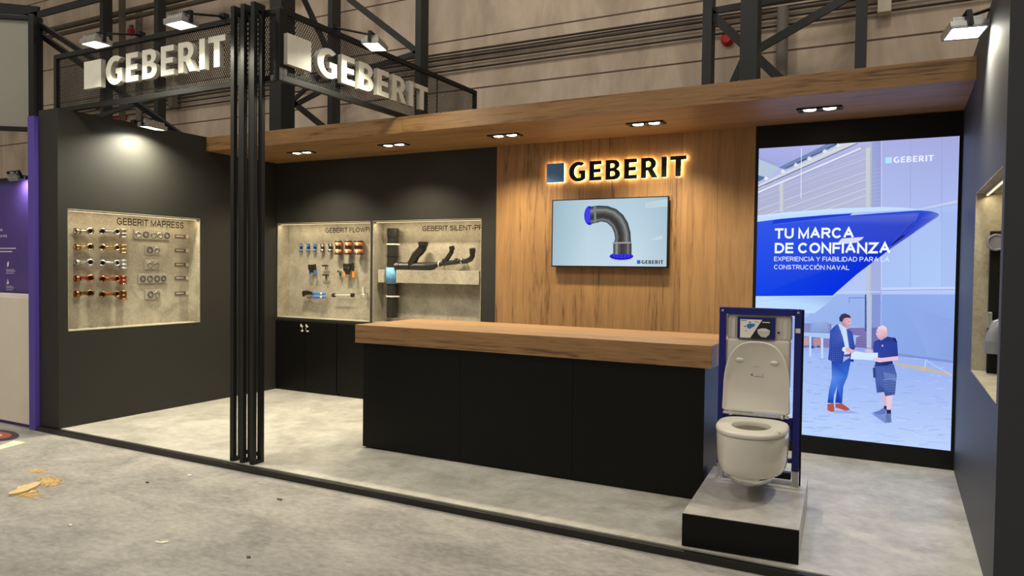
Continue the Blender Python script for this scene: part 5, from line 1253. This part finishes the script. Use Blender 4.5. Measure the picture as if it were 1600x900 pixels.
p = at(1222.5, 60, Y=11.85); o = MB(); o.tube([(p.x, 11.85, HF), (p.x, 11.85, at(1222, 12, Y=11.85).z)], .085, 14); q = o.build('drain_pipe', M['pipe_grey'], loc=(p.x, 11.85, HF)); tag(q, 'upright grey-brown drain pipe on the hall wall right of the wide column', 'pipe')
p = at(217, 20, Y=11.85); o = MB(); o.tube([(p.x, 11.85, HF), (p.x, 11.85, 8)], .08, 14); q = o.build('drain_pipe', M['pipe_grey'], loc=(p.x, 11.85, HF)); tag(q, 'upright grey pipe on the hall wall behind the front mesh sign', 'pipe')
p = at(268, 160, Y=11.8); o = MB(); o.box(p.x-.07, p.x+.07, 11.75, 12, at(268, 168, Y=11.8).z, at(268, 140, Y=11.8).z); q = o.build('junction_box', M['pipe_grey'], loc=(p.x, 11.9, p.z), bevel=.01); tag(q, 'grey junction box on the hall wall under the front mesh sign', 'junction box')
p = at(1382, 8, Y=11.8); o = MB(); o.box(p.x-.09, p.x+.09, 11.78, 12, p.z-.10, p.z+.25); q = o.build('junction_box', M['label_light'], loc=(p.x, 11.9, p.z), bevel=.01); tag(q, 'pale junction box on the hall wall at the upper right', 'junction box')
for (px, py), lab in (((1135, 60), 'red round alarm bell on the hall wall beside the right lattice brace'), ((201, 48), 'red round alarm bell above the front mesh sign')):
    p = at(px, py, Y=11.9); t = thing('alarm_bell', (p.x, 12, p.z), lab, 'alarm bell', 'red alarm bells')
    o = MB(); o.tube([(p.x, 12, p.z), (p.x, 11.93, p.z), (p.x, 11.90, p.z)], [.10, .10, .06], 18); o.build('gong', M['red'], t)
    o = MB(); o.box(p.x-.05, p.x+.05, 11.94, 12, p.z+.08, p.z+.16); o.build('housing', M['label_dark'], t)
p = at(187, 185, Y=11.95); pr_, q_ = at(176, 190, Y=11.95), at(196, 180, Y=11.95)
o = MB(); o.box(pr_.x, q_.x, 11.95, 12, pr_.z, q_.z); q = o.build('fire_sign', M['red'], loc=(p.x, 11.97, p.z), bevel=.004); tag(q, 'small red fire sign on the hall wall above the left wall', 'sign')

# ================================================================== things on the hall floor
Z0 = HF
c = at(40, 767, Z=Z0); t = thing('wood_offcut', c, 'splintered pale wood offcut lying in sawdust on the hall floor', 'wood offcut')
a_, b_ = at(17, 776, Z=Z0), at(64, 757, Z=Z0); d = (b_-a_).normalized(); n_ = Vector((-d.y, d.x, 0)); L_ = (b_-a_).length
o = MB(); out = [(0, .02), (.04, .045), (.12*1, .05), (L_*.6, .06), (L_, .05), (L_*.97, -.01), (L_*.7, -.035), (L_*.35, -.045), (.05, -.03), (.02, -.01)]
o.flat([out], lambda x, y, h: a_+d*x+n_*y+Vector((0, 0, h)), .018); fix_normals(o.build('plank_piece', M['wood_raw'], t, .003))
rg = random.Random(11)
o = MB()
for i in range(7):
    s_ = rg.uniform(.03, .1); p = a_+d*rg.uniform(.02, L_*.9)+n_*rg.choice((-.075, .08)); dd = (d*rg.uniform(.6, 1)+n_*rg.uniform(-.5, .5)).normalized()
    o.beam(p+Vector((0, 0, .004)), p+dd*s_+Vector((0, 0, .006)), .012, .008, (0, 0, 1))
o.build('splinter', M['wood_raw'], t)
o = MB()
for i in range(900):
    k = rg.random()
    if k < .62: cx, cy, sx_, sy_ = 78, 753, 11, 5
    elif k < .85: cx, cy, sx_, sy_ = 45, 774, 14, 3
    else: cx, cy, sx_, sy_ = 58, 736, 10, 2.5
    p = at(cx+rg.gauss(0, sx_*.75), cy+rg.gauss(0, sy_*.75), Z=Z0); s_ = rg.uniform(.004, .011); an = rg.uniform(0, 3.1); h = rg.uniform(.001, .004)
    x_, y_ = math.cos(an)*s_, math.sin(an)*s_
    o.add([p+Vector((x_, y_, h)), p+Vector((-y_, x_, h*.6)), p+Vector((-x_, -y_, h)), p+Vector((y_, -x_, h*.4))], [(0, 1, 2, 3)])
q = o.build('sawdust', M['sawdust'], loc=at(70, 760, Z=Z0)); tag(q, 'yellow sawdust scattered around the wood offcut on the hall floor', 'sawdust', kind='stuff')
def scrap(pts, mat, label, name, cat, h=.002, grp=None):
    W_ = [at(*p, Z=Z0) for p in pts]; c = sum(W_, Vector())/len(W_)
    o = MB(); o.flat([[(p.x, p.y) for p in W_]], lambda x, y, k: Vector((x, y, Z0+k)), h); q = fix_normals(o.build(name, M[mat], loc=c)); tag(q, label, cat, grp)
scrap([(-30, 707), (22, 688.5), (40, 691.5), (2, 702), (-30, 712)], 'paper', 'cream paper sheet on the hall floor at the left edge', 'paper_sheet', 'paper')
scrap([(243, 846), (250, 847.5), (262, 846), (264, 848), (254, 850), (243, 848.5)], 'paper', 'curved cream paper scrap on the open hall floor at bottom left', 'paper_scrap', 'paper', .006, 'scraps on the hall floor')
scrap([(293, 742.5), (299, 742), (299, 744), (293, 744.3)], 'paper', 'tiny white scrap on the hall floor close to the slatted post', 'paper_scrap', 'paper', .006, 'scraps on the hall floor')
scrap([(107, 821), (112, 820), (113, 822), (109, 823)], 'paper', 'tiny white crumb on the hall floor below the sawdust', 'paper_scrap', 'paper', .008, 'scraps on the hall floor')
scrap([(227, 754), (233, 753.5), (233, 755), (228, 755)], 'label_dark', 'small dark chip on the hall floor between sawdust and slatted post', 'paper_scrap', 'scrap', .008, 'scraps on the hall floor')
scrap([(433, 779.5), (441, 781), (440, 782.5), (433, 781)], 'label_dark', 'dark sliver on the hall floor below the platform edge right of the post', 'paper_scrap', 'scrap', .008, 'scraps on the hall floor')
scrap([(385, 870.5), (391, 870), (392, 872), (386, 872.5)], 'label_dark', 'dark chip on the hall floor at the bottom edge', 'paper_scrap', 'scrap', .008, 'scraps on the hall floor')
# round floor sticker of the neighbour
t = thing('floor_sticker', at(0, 680, Z=Z0), 'dark round floor sticker with red middle at the left edge', 'floor sticker')
def oval(rx, ry, h, mat, nm):
    P_ = [at(-6+rx*math.cos(2*math.pi*i/32), 680.5+ry*math.sin(2*math.pi*i/32), Z=Z0) for i in range(32)]
    o = MB(); o.flat([[(p.x, p.y) for p in P_]], lambda x, y, k: Vector((x, y, Z0+h+k)), .0015); fix_normals(o.build(nm, mat, t))
oval(36, 9, 0, plain('navy_print', rgb(48, 44, 66), .5), 'rim'); oval(24, 5.5, .0016, plain('brick_print', rgb(176, 84, 70), .5), 'middle'); oval(10, 1.6, .0032, M['paper'], 'centre_mark')
